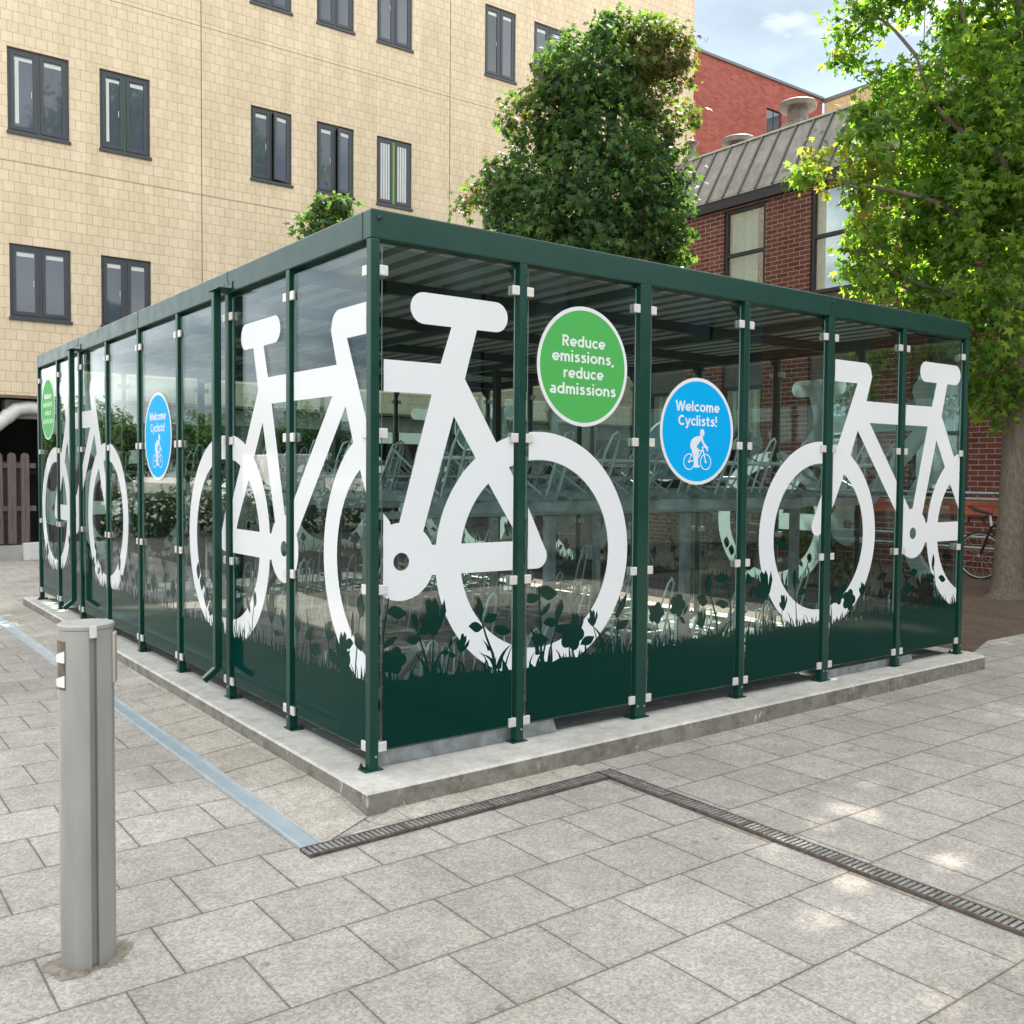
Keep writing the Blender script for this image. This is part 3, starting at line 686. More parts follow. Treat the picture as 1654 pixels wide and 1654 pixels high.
def sticker(F, cs, cz, rad, green, pane):
    g = MB(); dr = F.dirs
    def P(a, b, o): return F.P(cs + dr * a, cz + b, o)
    for rr_, o, mi in ((rad, .0070, 0), (rad * .935, .0078, 1)):
        c = circ((0, 0), rr_, 72); g.add([P(a, b, o) for a, b in c], [tuple(range(72))], mi)
    def txt(s, z, size, width):
        v, fc, wd = text_mesh(s); sx = width / wd; g.add([P(a * sx, z + b * size, .0086) for a, b in v], fc, 0)
    if green:
        for s, z, wd in (('Reduce', .112, .335), ('emissions,', .022, .485), ('reduce', -.072, .312), ('admissions', -.166, .518)): txt(s, z, .0475, wd)
    else:
        txt('Welcome', .128, .0485, .415); txt('Cyclists!', .036, .0485, .37)
        pl = []
        for cxx in (-.079, .079): pl.append(('ring', cxx))
        L = lambda w, *ps: line_polys(list(ps), w / 2)
        pp = L(.0085, (.079, -.198), (.050, -.112)) + L(.0085, (.047, -.122), (-.006, -.186)) + L(.0075, (.046, -.124), (-.045, -.124)) + L(.0075, (-.079, -.198), (-.006, -.186)) + L(.007, (-.079, -.198), (-.045, -.125))
        pp += L(.0085, (.050, -.112), (.046, -.100), (.062, -.098), (.092, -.105), (.097, -.118), (.088, -.127))
        pp += [circ((.079, -.198), .009, 14), circ((-.079, -.198), .009, 14), circ((-.006, -.188), .013, 16)]
        pp += [[(.026, .010), (.040, .018), (.056, .013), (.063, -.002), (.066, -.014), (.061, -.018), (.060, -.027), (.048, -.029), (.043, -.037), (.028, -.038), (.024, -.022), (.021, -.006)]]      # head with helmet
        pp += [[(.046, -.034), (.052, -.046), (.030, -.058), (.006, -.082), (-.012, -.104), (-.022, -.118), (-.060, -.118), (-.070, -.098), (-.069, -.076), (-.055, -.054), (-.030, -.037), (.004, -.029), (.030, -.027)]]     # torso
        pp += L(.017, (.034, -.044), (.060, -.082), (.088, -.104)) + [circ((.090, -.106), .011, 14)]
        pp += [[(-.064, -.108), (-.020, -.096), (.010, -.112), (.016, -.126), (.008, -.146), (-.008, -.150), (-.050, -.132)]]
        pp += L(.021, (.004, -.130), (-.006, -.180), (-.002, -.218)) + L(.021, (-.040, -.118), (-.022, -.170), (-.022, -.222)) + [[(-.014, -.212), (.008, -.214), (.024, -.226), (.022, -.234), (-.032, -.236), (-.034, -.220)]]
        V, T = union_tris(pp); g.add([P(a, b, .0086) for a, b in V], T, 0)
        for _, cxx in pl:
            n_ = 44; a_ = circ((cxx, -.198), .0535, n_); b_ = circ((cxx, -.198), .0465, n_)
            g.add([P(a, b, .0090) for a, b in a_ + b_], [(i, (i + 1) % n_, n_ + (i + 1) % n_, n_ + i) for i in range(n_)], 0)
    g.build('round_sticker', [VW, VGREEN if green else VBLUE], pane)

def lay_panes(F, bikes, plants, stickers, doorshift=None):
    n = len(F.pos)
    for i in range(n - 1):
        s0 = F.pos[i] + F.wid[i] + .026; s1 = F.pos[i + 1] - .02
        z0, z1 = GLZ, ZB - .03
        g = MB(); fbox(g, F, s0, s1, z0, z1, -.005, .005)
        g.m[-6:] = [1] * 6
        # the two broad faces get the clear material, the rim the edge tint
        vv = g.v[-8:]
        for fi in range(6):
            q = [Vector(g.v[j]) for j in g.f[fi]]; nrm = (q[1] - q[0]).cross(q[2] - q[1]).normalized()
            fn = (Vector(F.P(0, 0, 1)) - Vector(F.P(0, 0, 0))).normalized()
            g.m[fi] = 0 if abs(nrm.dot(fn)) > .9 else 1
        pn = g.build('glass_pane', [GLASS, GLASSEDGE], SH)
        bk = bikes(i) if callable(bikes) else bikes
        gs = meadow(s0, s1, i * 7 + int(F.P(0, 0, 0)[0] * 10 + F.P(0, 0, 0)[1] * 3), [p for p in plants if near(p, s0, s1)])
        graphics(F, s0 + .008, s1 - .003, z0 + .004, z1 - .004, bk, gs, pn)
        for (cs, cz, rad, gr) in stickers:
            if s0 < cs < s1: sticker(F, cs, cz, rad, gr, pn)
ST_F = [(1.425, 2.163 + HS, .352, True), (2.415, 1.814 + HS, .348, False)]
ST_L = [(7.60, 2.21 + HS, .35, True), (3.555, 1.80 + HS, .35, False)]
FB = [(3.753, 1), (-1.047, 1)]
LB = lambda i: [(-.13 + (.09 if i >= 2 else 0), 1), (5.11, 1)]
lay_panes(front, FB, FRONT_PLANTS, ST_F)
lay_panes(left, LB, LEFT_PLANTS, ST_L)
lay_panes(back, FB, FRONT_PLANTS, [])
lay_panes(right, [(-.105, 1), (5.11, 1)], LEFT_PLANTS, ST_L)

# ------------------------------------------------------------------ two-tier racks inside
BEAMGALV = simple('bright_galvanised_beam', (.50, .53, .54), .45, .45, .2, 10)
def rack():
    tube_rails = ((.12, 1.62), (1.62, 1.50))
    t = empty('bike_rack', (0, 0, HS)); x0, x1, np_ = .0, 4.5, 12
    for x in (.05, 1.55, 3.0, 4.45):
        g = MB(); g.box(x - .035, x + .035, .825, .895, 0, 1.22); g.box(x - .07, x + .07, .72, 1.0, -.0, .008); g.build('post', GALV, t, .004)
        g = MB(); g.obox((x, .52, .25), (.025, 0, 0), (0, .30, -.245), (0, .018, .022)); g.build('strut', GALV, t)
    for y in (.28, 1.42):
        g = MB(); g.box(x0 - .05, x1 + .05, y - .025, y + .025, 1.275, 1.35); g.build('beam', BEAMGALV, t, .004)
    g = MB(); g.box(x0, x1, .82, .90, 1.222, 1.27); g.build('beam', BEAMGALV, t, .004)
    for y, z in tube_rails:
        g = MB(); g.tube([(x0, y, z), (x1, y, z)], .016, 8); g.build('guide_rail', HOOPW, t)
    for y in (.35, 1.75):
        g = MB(); g.box(x0, x1, y - .02, y + .02, .012, .05); g.build('floor_rail', GALV, t)
    for i in range(np_):
        x = x0 + .1 + i * (x1 - x0 - .2) / (np_ - 1); dz = .06 * (i % 2); a = Vector((x, -.05, 1.40 + dz)); b = Vector((x, 1.80, 1.36 + dz))
        g = MB(); g.box(x - .055, x + .055, -.1, 1.82, 1.352 + dz * .2, 1.36 + dz * .2)
        for s in (-1, 1): g.box(x + s * .055 - .003, x + s * .055 + .003, -.1, 1.82, 1.352 + dz * .2, 1.39 + dz * .2)
        tr_ = g.build('upper_tray', GALV, t)
        g = MB()
        for yy, hh in ((.02, .42), (1.45, .36)):
            g.tube([(x - .045, yy, 1.38), (x - .045, yy - .12, 1.38 + hh * .7), (x - .03, yy - .17, 1.38 + hh * .95), (x, yy - .18, 1.38 + hh), (x + .03, yy - .17, 1.38 + hh * .95), (x + .045, yy - .12, 1.38 + hh * .7), (x + .045, yy, 1.38)], .0085, 6)
        g.tube([(x + .06, .2, 1.40), (x + .06, .75, 1.68), (x + .06, .98, 1.40)], .009, 6)
        g.build('wheel_hoop', HOOPW, tr_)
        h = .78 if i % 2 else .52
        g = MB(); g.box(x - .05, x + .05, .1, 1.78, .052 + .1 * (i % 2), .058 + .1 * (i % 2))
        lt = g.build('lower_tray', GALV, t)
        g = MB()
        for yy, h2 in ((.30, h), (.62, h * .6)):
            g.tube([(x - .05, yy, .06), (x - .045, yy - h2 * .18, h2 * .75), (x - .028, yy - h2 * .25, h2 * .97), (x, yy - h2 * .26, h2 * 1.02), (x + .028, yy - h2 * .25, h2 * .97), (x + .045, yy - h2 * .18, h2 * .75), (x + .05, yy, .06)], .0085, 6)
        for yy in (1.2, 1.5): g.tube([(x - .05, yy, .0), (x - .05, yy, .26), (x + .05, yy, .26), (x + .05, yy, .0)], .0085, 6)
        g.build('wheel_hoop', HOOPW, lt)
    return t
R0 = rack(); spots = [(.62, .38), (.62, 3.1), (.62, 5.9)]
labs = ['galvanised two-tier bicycle rack standing nearest the front glass with the two big bikes', 'galvanised two-tier bicycle rack in the middle of the shelter', 'galvanised two-tier bicycle rack deepest inside the shelter by its far wall']
for i, (x, y) in enumerate(spots):
    o = R0 if i == 0 else copy_tree(R0); o.location = (x, y, HS); tag(o, labs[i], 'bike rack', 'two-tier bicycle racks inside the shelter')

# ------------------------------------------------------------------ bollard
BC = Vector((-1.568, -.93, 0)); BR = .086; BT = 1.142
tocam = (Vector((CAM.x, CAM.y, 0)) - BC).normalized(); side = Vector((tocam.y * -1, tocam.x, 0))   # side: viewer's right is +side? tested below
if side.dot(r2) < 0: side = -side
bo = empty('bollard', BC); tag(bo, 'grey stainless steel bollard with a vertical groove in the left foreground', 'bollard')
ga = R(14)
def bp_(a, rr_): return tocam * math.cos(a) * rr_ + side * math.sin(a) * rr_
ring = []
gw = R(8.0)
for k in range(60):
    a = ga + gw + (2 * math.pi - 2 * gw) * k / 59
    rr_ = BR
    dd = (a - (ga + R(28)) + math.pi) % (2 * math.pi) - math.pi
    if abs(dd) < R(20): rr_ = BR * math.cos(R(20)) / math.cos(dd)
    ring.append(bp_(a, rr_))
ring += [bp_(ga - gw, BR - .02), bp_(ga + gw, BR - .02)]
g = MB(); nb = len(ring)
g.add([p + Vector((0, 0, -.05)) for p in ring] + [p + Vector((0, 0, BT - .018)) for p in ring], [(i, (i + 1) % nb, nb + (i + 1) % nb, nb + i) for i in range(nb)], 0)
bmat = NT('bollard_steel'); v_ = bmat.coord(); nz_ = bmat.noise(bmat.mapping(v_, (0, 0, 0), (9, 9, 2.2)), 1.5, 6, .6)
bmat.link(bmat.ramp(nz_, [(.3, (.335, .335, .325)), (.7, (.40, .397, .383))]), bmat.p.inputs['Base Color']); bmat.p.inputs['Metallic'].default_value = .6
bmat.link(bmat.ramp(bmat.noise(v_, 12, 5), [(.3, .44), (.7, .58)]), bmat.p.inputs['Roughness'])
g.build('shaft', bmat.mat, bo)
g = MB(); rc = []
for k in range(48):
    a = ga + 2 * math.pi * k / 48; rr_ = BR; dd = (a - (ga + R(28)) + math.pi) % (2 * math.pi) - math.pi
    if abs(dd) < R(20): rr_ = BR * math.cos(R(20)) / math.cos(dd)
    rc.append(bp_(a, rr_ + .002))
g.prism([p + Vector((0, 0, BT - .018)) for p in rc], (0, 0, .018)); g.build('cap', bmat.mat, bo, .004)
g = MB(); c = bp_(ga, BR - .004); g.obox(c + Vector((0, 0, BT - .022)), bp_(ga + math.pi / 2, .011), bp_(ga, .008), Vector((0, 0, .019))); g.obox(c + bp_(ga, .009) + Vector((0, 0, BT - .036)), bp_(ga + math.pi / 2, .004), bp_(ga, .0015), (0, 0, .004)); g.build('clip', CLIP, bo, .001)
# light louvre on the left: recess shown as a dark plate with two white wedges, and a slim strip on the right
def patch(poly, r0, r1, n=8):
    """curved plate on the shaft: poly = function angle -> (zlo, zhi)"""
    g = MB(); a0, a1, fz = poly; vs = []; fs = []
    for i in range(n + 1):
        a = a0 + (a1 - a0) * i / n; lo, hi = fz(i / n)
        vs += [bp_(a, r0) + Vector((0, 0, lo)), bp_(a, r0) + Vector((0, 0, hi)), bp_(a, r1) + Vector((0, 0, lo)), bp_(a, r1) + Vector((0, 0, hi))]
    for i in range(n):
        b = i * 4; fs += [(b + 2, b + 6, b + 7, b + 3), (b, b + 1, b + 5, b + 4), (b + 1, b + 3, b + 7, b + 5), (b, b + 4, b + 6, b + 2)]
    fs += [(0, 2, 3, 1), (4 * n, 4 * n + 1, 4 * n + 3, 4 * n + 2)]
    g.add(vs, fs); return g
A0, A1 = R(-46), R(-112)
patch((A0, A1, lambda t: (BT - .212, BT - .052)), BR - .006, BR + .0015).build('light_housing', simple('recess_shade_plate', (.13, .115, .09), .5, .5, .5, 18), bo)  # plate on the shaft, coloured dark for the shade inside the recess
for zc in (BT - .128, BT - .208): patch((A0 - .02, A1, lambda t: (zc + .006 - .002 * t, zc + .045 - .032 * t)), BR, BR + .004).build('louvre', WHITEPAINT, bo)
la = R(80); u = bp_(la + math.pi / 2, 1); w = bp_(la, 1)
g = MB(); g.obox(w * (BR + .002) + Vector((0, 0, BT - .118)), u * .02, w * .006, Vector((0, 0, .085))); g.build('side_strip', simple('warm_steel_strip', (.5, .47, .42), .4, .6, .1), bo, .004)
g = MB(); nf = 96; pr_ = []
for k in range(nf):
    a = 2 * math.pi * k / nf; q = .122 + .022 * math.sin(2 * a + 1) + .012 * math.sin(5 * a) + rng.uniform(-.009, .009); pr_.append((q * math.cos(a), q * math.sin(a), .0015))
g.add([(0, 0, .008)] + [(a * .76, b * .76, .0075 + rng.uniform(-.0025, .0025)) for a, b, _ in pr_] + pr_, [(0, 1 + k, 1 + (k + 1) % nf) for k in range(nf)] + [(1 + k, 1 + nf + k, 1 + nf + (k + 1) % nf, 1 + (k + 1) % nf) for k in range(nf)])
fm = NT('crumbled_mortar'); v_ = fm.coord(); nn1 = fm.noise(v_, 22, 6, .7)
fm.link(fm.ramp(nn1, [(.3, (.17, .135, .10)), (.5, (.30, .255, .20)), (.72, (.40, .37, .32))]), fm.p.inputs['Base Color']); fm.p.inputs['Roughness'].default_value = .95; fm.bump(fm.noise(v_, 60, 5, .7), .9, .02)
g.build('footing', fm.mat, bo)

# ------------------------------------------------------------------ beige building
BY = 15.7
bb = empty('beige_building', (0, BY, 0)); tag(bb, 'tall beige block building with rows of dark paired casement windows behind the shelter', 'building')
cols = [(1.00, 2.06), (2.605, 3.56), (5.64, 6.57), (7.158, 8.075), (8.66, 9.60), (11.68, 12.64), (13.22, 14.24), (16.3, 17.25)]
rows = [(4.45, 5.81), (7.85, 9.385), (11.53, 13.25)]
wins = [(c, rw) for rw in rows for c in cols if not (rw == rows[0] and c[0] > 3)] + [((c), rows[0]) for c in cols[2:7]]
ZW0, ZW1, XW0, XW1 = 2.977, 17.5, .45, 19.16
def wall_holes(g, x0, x1, z0, z1, holes, P, depth, mi=0, mr=None):
    xs = sorted({x0, x1, *[h[0] for h in holes], *[h[1] for h in holes]}); zs = sorted({z0, z1, *[h[2] for h in holes], *[h[3] for h in holes]})
    for i in range(len(xs) - 1):
        for j in range(len(zs) - 1):
            cx, cz = (xs[i] + xs[i + 1]) / 2, (zs[j] + zs[j + 1]) / 2
            if any(h[0] < cx < h[1] and h[2] < cz < h[3] for h in holes): continue
            g.quad(P(xs[i], zs[j], 0), P(xs[i + 1], zs[j], 0), P(xs[i + 1], zs[j + 1], 0), P(xs[i], zs[j + 1], 0), mi)
    for a, b, c, e in holes:
        for q in (((a, c), (a, e)), ((b, e), (b, c)), ((a, e), (b, e)), ((b, c), (a, c))):
            g.quad(P(*q[0], 0), P(*q[1], 0), P(*q[1], depth), P(*q[0], depth), mi if mr is None else mr)
PB = lambda x, z, dd: (x, dd, z)
g = MB(); wall_holes(g, XW0, XW1, ZW0, ZW1, [(c[0], c[1], rw[0], rw[1]) for c, rw in wins], PB, .14)
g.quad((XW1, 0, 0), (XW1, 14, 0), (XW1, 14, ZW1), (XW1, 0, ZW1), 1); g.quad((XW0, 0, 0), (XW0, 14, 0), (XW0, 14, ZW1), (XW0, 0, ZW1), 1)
g.quad((XW0, 14, 0), (XW1, 14, 0), (XW1, 14, ZW1), (XW0, 14, ZW1)); g.quad((XW0, 0, ZW1), (XW1, 0, ZW1), (XW1, 14, ZW1), (XW0, 14, ZW1))
g.build('wall', [BEIGE, BEIGEY], bb)
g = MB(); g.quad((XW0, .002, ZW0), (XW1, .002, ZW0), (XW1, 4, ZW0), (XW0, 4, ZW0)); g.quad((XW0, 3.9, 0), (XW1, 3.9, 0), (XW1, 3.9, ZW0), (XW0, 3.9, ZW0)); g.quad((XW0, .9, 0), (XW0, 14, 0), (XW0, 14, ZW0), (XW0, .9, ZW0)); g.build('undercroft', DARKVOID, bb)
g = MB(); g.box(.95, 19, .3, .7, 2.60, 2.94); g.build('edge_beam', concrete('grey_painted_concrete', (.42, .42, .40)), bb)
for x in (5.8, 10.6, 15):
    g = MB(); g.box(x - .25, x + .25, .35, .85, 0, 2.6); g.build('column', SLABSIDE, bb)
g = MB()
for x in (.5, .95, 2.4): g.box(x, x + .06, 3.80, 3.88, 0, 2.5)
g.box(.5, 8, 3.78, 3.86, 1.52, 1.60); g.build('undercroft_frame', BLACKFRAME, bb)
g = MB()
for x in (4.587, 10.655): g.box(x - .007, x + .007, -.004, .01, ZW0, ZW1)
for z in (7.305, 10.72): g.box(XW0, XW1, -.003, .01, z - .004, z + .004)
g.box(XW0, XW1, -.02, .01, ZW0 - .02, ZW0 + .035)
g.build('movement_joint', simple('joint_sealant', (.16, .11, .075), .8, 0, .2), bb)
g = MB(); pp = [(.30, .16, 2.02), (.80, .16, 2.47), (1.12, .16, 2.76), (1.3, .16, 2.80), (1.9, .16, 2.80)]
g.tube(pp, .125, 20); g.tube([(.93, .16, 2.59), (1.00, .16, 2.655)], .137, 20); g.build('waste_pipe', simple('white_pipe', (.66, .65, .62), .4, 0, .08), bb)
def bwindow(c, rw, k):
    x0, x1, z0, z1 = c[0], c[1], rw[0], rw[1]; q = random.Random(k * 13 + 5); y0 = .045
    g = MB(); t = .055
    g.box(x0, x0 + t, y0, y0 + .07, z0, z1); g.box(x1 - t, x1, y0, y0 + .07, z0, z1)
    g.box(x0 + t, x1 - t, y0, y0 + .07, z1 - t, z1); g.box(x0 + t, x1 - t, y0, y0 + .07, z0, z0 + t)
    xm = (x0 + x1) / 2; g.box(xm - .03, xm + .03, y0 + .002, y0 + .068, z0 + t, z1 - t, 1 if k in (1,) else (2 if k == 4 else 0))
    fr = g.build('window', [DARKFRAME, simple('dark_green_mullion', (.02, .075, .05), .5, 0, .05), simple('lime_mullion', (.16, .36, .04), .5, 0, .05)], bb)
    g = MB(); g.box(x0 - .02, x1 + .02, -.035, .045, z0 - .05, z0 + .008); g.build('sill', DARKFRAME, fr, .004)
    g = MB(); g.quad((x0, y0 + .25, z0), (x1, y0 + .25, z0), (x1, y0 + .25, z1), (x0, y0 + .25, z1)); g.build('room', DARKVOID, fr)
    for a, b, hinge in ((x0 + t + .002, xm - .032, 0), (xm + .032, x1 - t - .002, 1)):
        w_ = b - a; open_ = (hinge == 1 and k in (2, 3, 5, 13, 14)); ang = R(13 if open_ else 0)
        s = .058; zz0, zz1 = z0 + t + .002, z1 - t - .002
        def tr(x, y, z):
            if not open_: return (x, y, z)
            dx = x - b; return (b + dx * math.cos(ang) , y + dx * math.sin(ang) - .0, z)
        def tb(g_, xa, xb, ya, yb, za, zb, mi=0):
            v = [tr(x, y, z) for z in (za, zb) for y in (ya, yb) for x in (xa, xb)]
            g_.add(v, [(0, 2, 3, 1), (4, 5, 7, 6), (0, 1, 5, 4), (2, 6, 7, 3), (0, 4, 6, 2), (1, 3, 7, 5)], mi)
        g = MB(); yq = y0 - .012
        tb(g, a, a + s, yq, yq + .05, zz0, zz1); tb(g, b - s, b, yq, yq + .05, zz0, zz1); tb(g, a + s, b - s, yq, yq + .05, zz0, zz0 + s * 1.2); tb(g, a + s, b - s, yq, yq + .05, zz1 - s, zz1)
        sh = g.build('sash', DARKFRAME, fr, .003)
        g = MB(); tb(g, a + s, b - s, yq + .018, yq + .024, zz0 + s * 1.2, zz1 - s)
        g.build('pane', PANE if q.random() < .8 else PANEDARK, sh)
        g = MB(); wd = b - a - 2 * s
        if k == 4:
            for j in range(4): tb(g, a + s + wd * (.04 + .24 * j), a + s + wd * (.22 + .24 * j), yq + .0145, yq + .017, zz0 + s * 1.3, zz1 - s - .01)
        elif hinge == 0 and k in (0, 1): tb(g, a + s + wd * .06, a + s + wd * .26, yq + .0145, yq + .017, zz0 + .12, zz1 - .156); tb(g, a + s + wd * .04, b - s - wd * .04, yq + .0145, yq + .017, zz1 - .155, zz1 - .10)
        else: tb(g, a + s + wd * .05, b - s - wd * .05, yq + .0145, yq + .017, zz1 - .16, zz1 - .09)
        g.build('blind', SLIM, sh)
        if hinge == 0: g = MB(); tb(g, b - s - .035, b - s - .022, yq - .004, yq - .001, (z0 + z1) / 2 - .09, (z0 + z1) / 2 + .03); g.build('handle', SLIM, sh)
order = [(c, rw) for c, rw in wins]
def kidx(c, rw):
    j = cols.index(c); i = rows.index(rw); return {1: j, 0: 10 + j, 2: 20 + j}[i]
for c, rw in order: bwindow(c, rw, kidx(c, rw))

# ------------------------------------------------------------------ red brick building with pale neighbour
rb = empty('red_brick_building', (0, 15.9, 0)); tag(rb, 'orange-red brick building with flat dark coping rising behind the grey mansard roof', 'building')
g = MB(); hole = [(22.75, 23.5, 12.0, 13.3)]
wall_holes(g, 19.18, 25.62, 0, 14.2, hole, PB, .12); g.quad((25.62, 0, 0), (25.62, 9, 0), (25.62, 9, 14.2), (25.62, 0, 14.2)); g.quad((19.18, 0, 14.2), (25.62, 0, 14.2), (25.62, 9, 14.2), (19.18, 9, 14.2)); g.quad((19.18, 9, 0), (25.62, 9, 0), (25.62, 9, 14.2), (19.18, 9, 14.2)); g.quad((19.18, 0, 0), (19.18, 9, 0), (19.18, 9, 14.2), (19.18, 0, 14.2))
g.build('wall', REDB, rb)
g = MB(); g.box(19.17, 25.66, -.05, .3, 14.2, 14.28); g.build('coping', LEADGREY, rb)
g = MB(); g.box(22.75, 23.5, .06, .12, 12.0, 13.3); wf = g.build('window', BLACKFRAME, rb)
for a, b in ((22.80, 23.10), (23.15, 23.45)):
    g = MB(); g.box(a, b, .045, .06, 12.05, 13.25); g.build('pane', PANE, wf)
nb_ = empty('pale_block_building', (25.66, 8, 0)); tag(nb_, 'pale flat-topped building just right of the red brick wall above the mansard roof', 'building')
g = MB(); g.box(0, 8, 0, 7.85, 0, 14.1); g.build('wall', BEIGEY, nb_)
g = MB(); g.box(-.04, 8.04, -.04, 7.9, 14.1, 14.22); g.build('coping', LEADGREY, nb_)
g = MB(); g.tube([(.3, 4.5, 14.2), (.3, 4.5, 16.2)], .02, 6); g.build('mast', LEADGREY, nb_)

# ------------------------------------------------------------------ brown brick building with mansard roof
FXB = 13.0
br = empty('brown_brick_building', (FXB, 0, 0)); tag(br, 'two storey brown brick building with grey metal mansard roof right of the shelter', 'building')
PBR = lambda y, z, dd: (dd, y, z)
bcols = []; y = 9.06
bcols = [(8.02 - 2.09 * k, 9.06 - 2.09 * k) for k in range(-1, 8)]
YB0, YB1, ZE = -8.0, 11.6, 7.08
holes = []
for a, b in bcols: holes.append((a, b, 1.12, 6.98))
g = MB(); wall_holes(g, YB0, YB1, 0, ZE, holes, PBR, .16, 0, 0)
# bullnosed outer ends of the piers: shallow rounded nibs
g.quad((0, YB1, 0), (8, YB1, 0), (8, YB1, ZE), (0, YB1, ZE), 1); g.quad((0, YB0, 0), (8, YB0, 0), (8, YB0, ZE), (0, YB0, ZE), 1); g.quad((8, YB0, 0), (8, YB1, 0), (8, YB1, 8.4), (8, YB0, 8.4))
g.build('wall', [BRICK, BRICKX], br)
FASC = simple('dark_fascia', (.022, .022, .026), .5, 0, .15)
g = MB(); g.box(-.10, -.002, YB0 - .05, YB1 + .05, ZE - .06, ZE + .17); g.build('fascia', FASC, br)
SPAN = simple('brown_grey_spandrel', (.11, .095, .085), .7, 0, .2, 4)
for k, (a, b) in enumerate(bcols):
    g = MB(); g.box(.08, .14, a, b, 3.42, 5.02); g.build('spandrel_panel', SPAN, br)
    for z0, z1, tz in ((5.02, 6.98, 6.07), (1.12, 3.42, 2.36)):
        t = .07; x0 = .03
        g = MB(); g.box(x0, x0 + .09, a, a + t, z0, z1); g.box(x0, x0 + .09, b - t, b, z0, z1); g.box(x0, x0 + .09, a + t, b - t, z1 - t, z1); g.box(x0, x0 + .09, a + t, b - t, z0, z0 + t); g.box(x0, x0 + .09, a + t, b - t, tz - .035, tz + .035)
        fr = g.build('window', BLACKFRAME, br, .003)
        for za, zb in ((z0 + t, tz - .035), (tz + .035, z1 - t)):
            g = MB(); g.box(x0 + .04, x0 + .046, a + t, b - t, za, zb); g.build('pane', PANEB, fr)
        if z0 > 4:
            g = MB(); n_ = 28; ws = []
            cw = (.42, .62, .75)[k % 3]
            for (ya, yb) in ((b - t - (b - a) * cw, b - t), (a + t, a + t + .12)):
                m_ = max(4, int(n_ * (yb - ya)) * 2); pts_ = [(.19 + .022 * math.sin(j * 1.9) , ya + (yb - ya) * j / m_) for j in range(m_ + 1)]
                g.add([(x, y_, z0 + .05) for x, y_ in pts_] + [(x, y_, z1 - .05) for x, y_ in pts_], [(j, j + 1, m_ + 2 + j, m_ + 1 + j) for j in range(m_)], 0, True)
            g.build('curtain', CURT, fr)
        else:
            g = MB()
            for j in range(5): g.box(.20, .205, a + .1 + j * .18, a + .19 + j * .18, tz + .05, z1 - .08)
            g.build('blind', CURT, fr)
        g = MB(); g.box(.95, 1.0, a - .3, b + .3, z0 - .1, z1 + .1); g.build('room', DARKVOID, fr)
# mansard roof with seams
xt, zt2, zb2 = .63, 8.50, ZE + .13
g = MB(); g.quad((-.12, YB0, zb2), (-.12, YB1, zb2), (xt, YB1, zt2), (xt, YB0, zt2)); g.quad((xt, YB0, zt2), (xt, YB1, zt2), (8, YB1, 8.4), (8, YB0, 8.4)); g.add([(-.12, YB1, zb2), (8, YB1, ZE), (8, YB1, 8.4), (xt, YB1, zt2)], [(0, 1, 2, 3)]); g.add([(-.12, YB0, zb2), (8, YB0, ZE), (8, YB0, 8.4), (xt, YB0, zt2)], [(0, 1, 2, 3)])
sl = Vector((xt + .12, 0, zt2 - zb2)); L = sl.length; sl.normalize(); nr = Vector((-sl.z, 0, sl.x))
y = 11.08
while y > YB0:
    c = Vector((-.12, y, zb2)) + sl * L / 2 + nr * .021; g.obox(c, sl * (L / 2 - .01), Vector((0, .019, 0)), nr * .02, 1); y -= .412
rf = g.build('roof', [LEAD, simple('seam_lead', (.15, .135, .125), .6, .1, .2, 5)], br)
g = MB(); g.box(xt - .04, xt + .05, YB0, YB1, zt2 + .002, zt2 + .035); g.build('roof_edge', simple('pale_trim', (.5, .5, .48), .5, .1, .1), rf)
VENT = simple('vent_metal', (.19, .16, .135), .55, .2, .25, 9)
for y, x, s, big in ((8.03, .95, .84, 1), (9.62, 1.05, .80, 1), (10.72, .80, .42, 0)):
    zb = zt2 - .12; g = MB()
    if big:
        zr = zb + (.14 if y < 9 else -.12)
        g.add([(x + i * .42 * s, y + j * .42 * s, zr - .2) for j in (-1, 1) for i in (-1, 1)] + [(x + i * .25 * s, y + j * .25 * s, zr + .16) for j in (-1, 1) for i in (-1, 1)], [(0, 1, 5, 4), (2, 6, 7, 3), (0, 4, 6, 2), (1, 3, 7, 5)])
        g.lathe((x, y, zr + .16), [(.27 * s, 0), (.24 * s, .05), (.24 * s, .25)], 28, 0, False)
    else:
        zr = zb + .12
        g.add([(x + i * .3, y + j * .3, zr - .15) for j in (-1, 1) for i in (-1, 1)] + [(x + i * .1, y + j * .1, zr + .17) for j in (-1, 1) for i in (-1, 1)], [(0, 1, 5, 4), (2, 6, 7, 3), (0, 4, 6, 2), (1, 3, 7, 5)])
        g.lathe((x, y, zr + .16), [(.09, 0), (.09, .28)], 18)
    vb = g.build('roof_vent', VENT, br)
    g = MB()
    if big: g.lathe((x, y, zr + .40), [(.26 * s, .0), (.43 * s, .03), (.44 * s, .13), (.42 * s, .145), (0, .17)], 40, 0, False)
    else: g.lathe((x, y, zr + .43), [(.10, 0), (.155, .01), (.155, .04), (0, .11)], 20)
    g.build('vent_cap', VENT, vb)

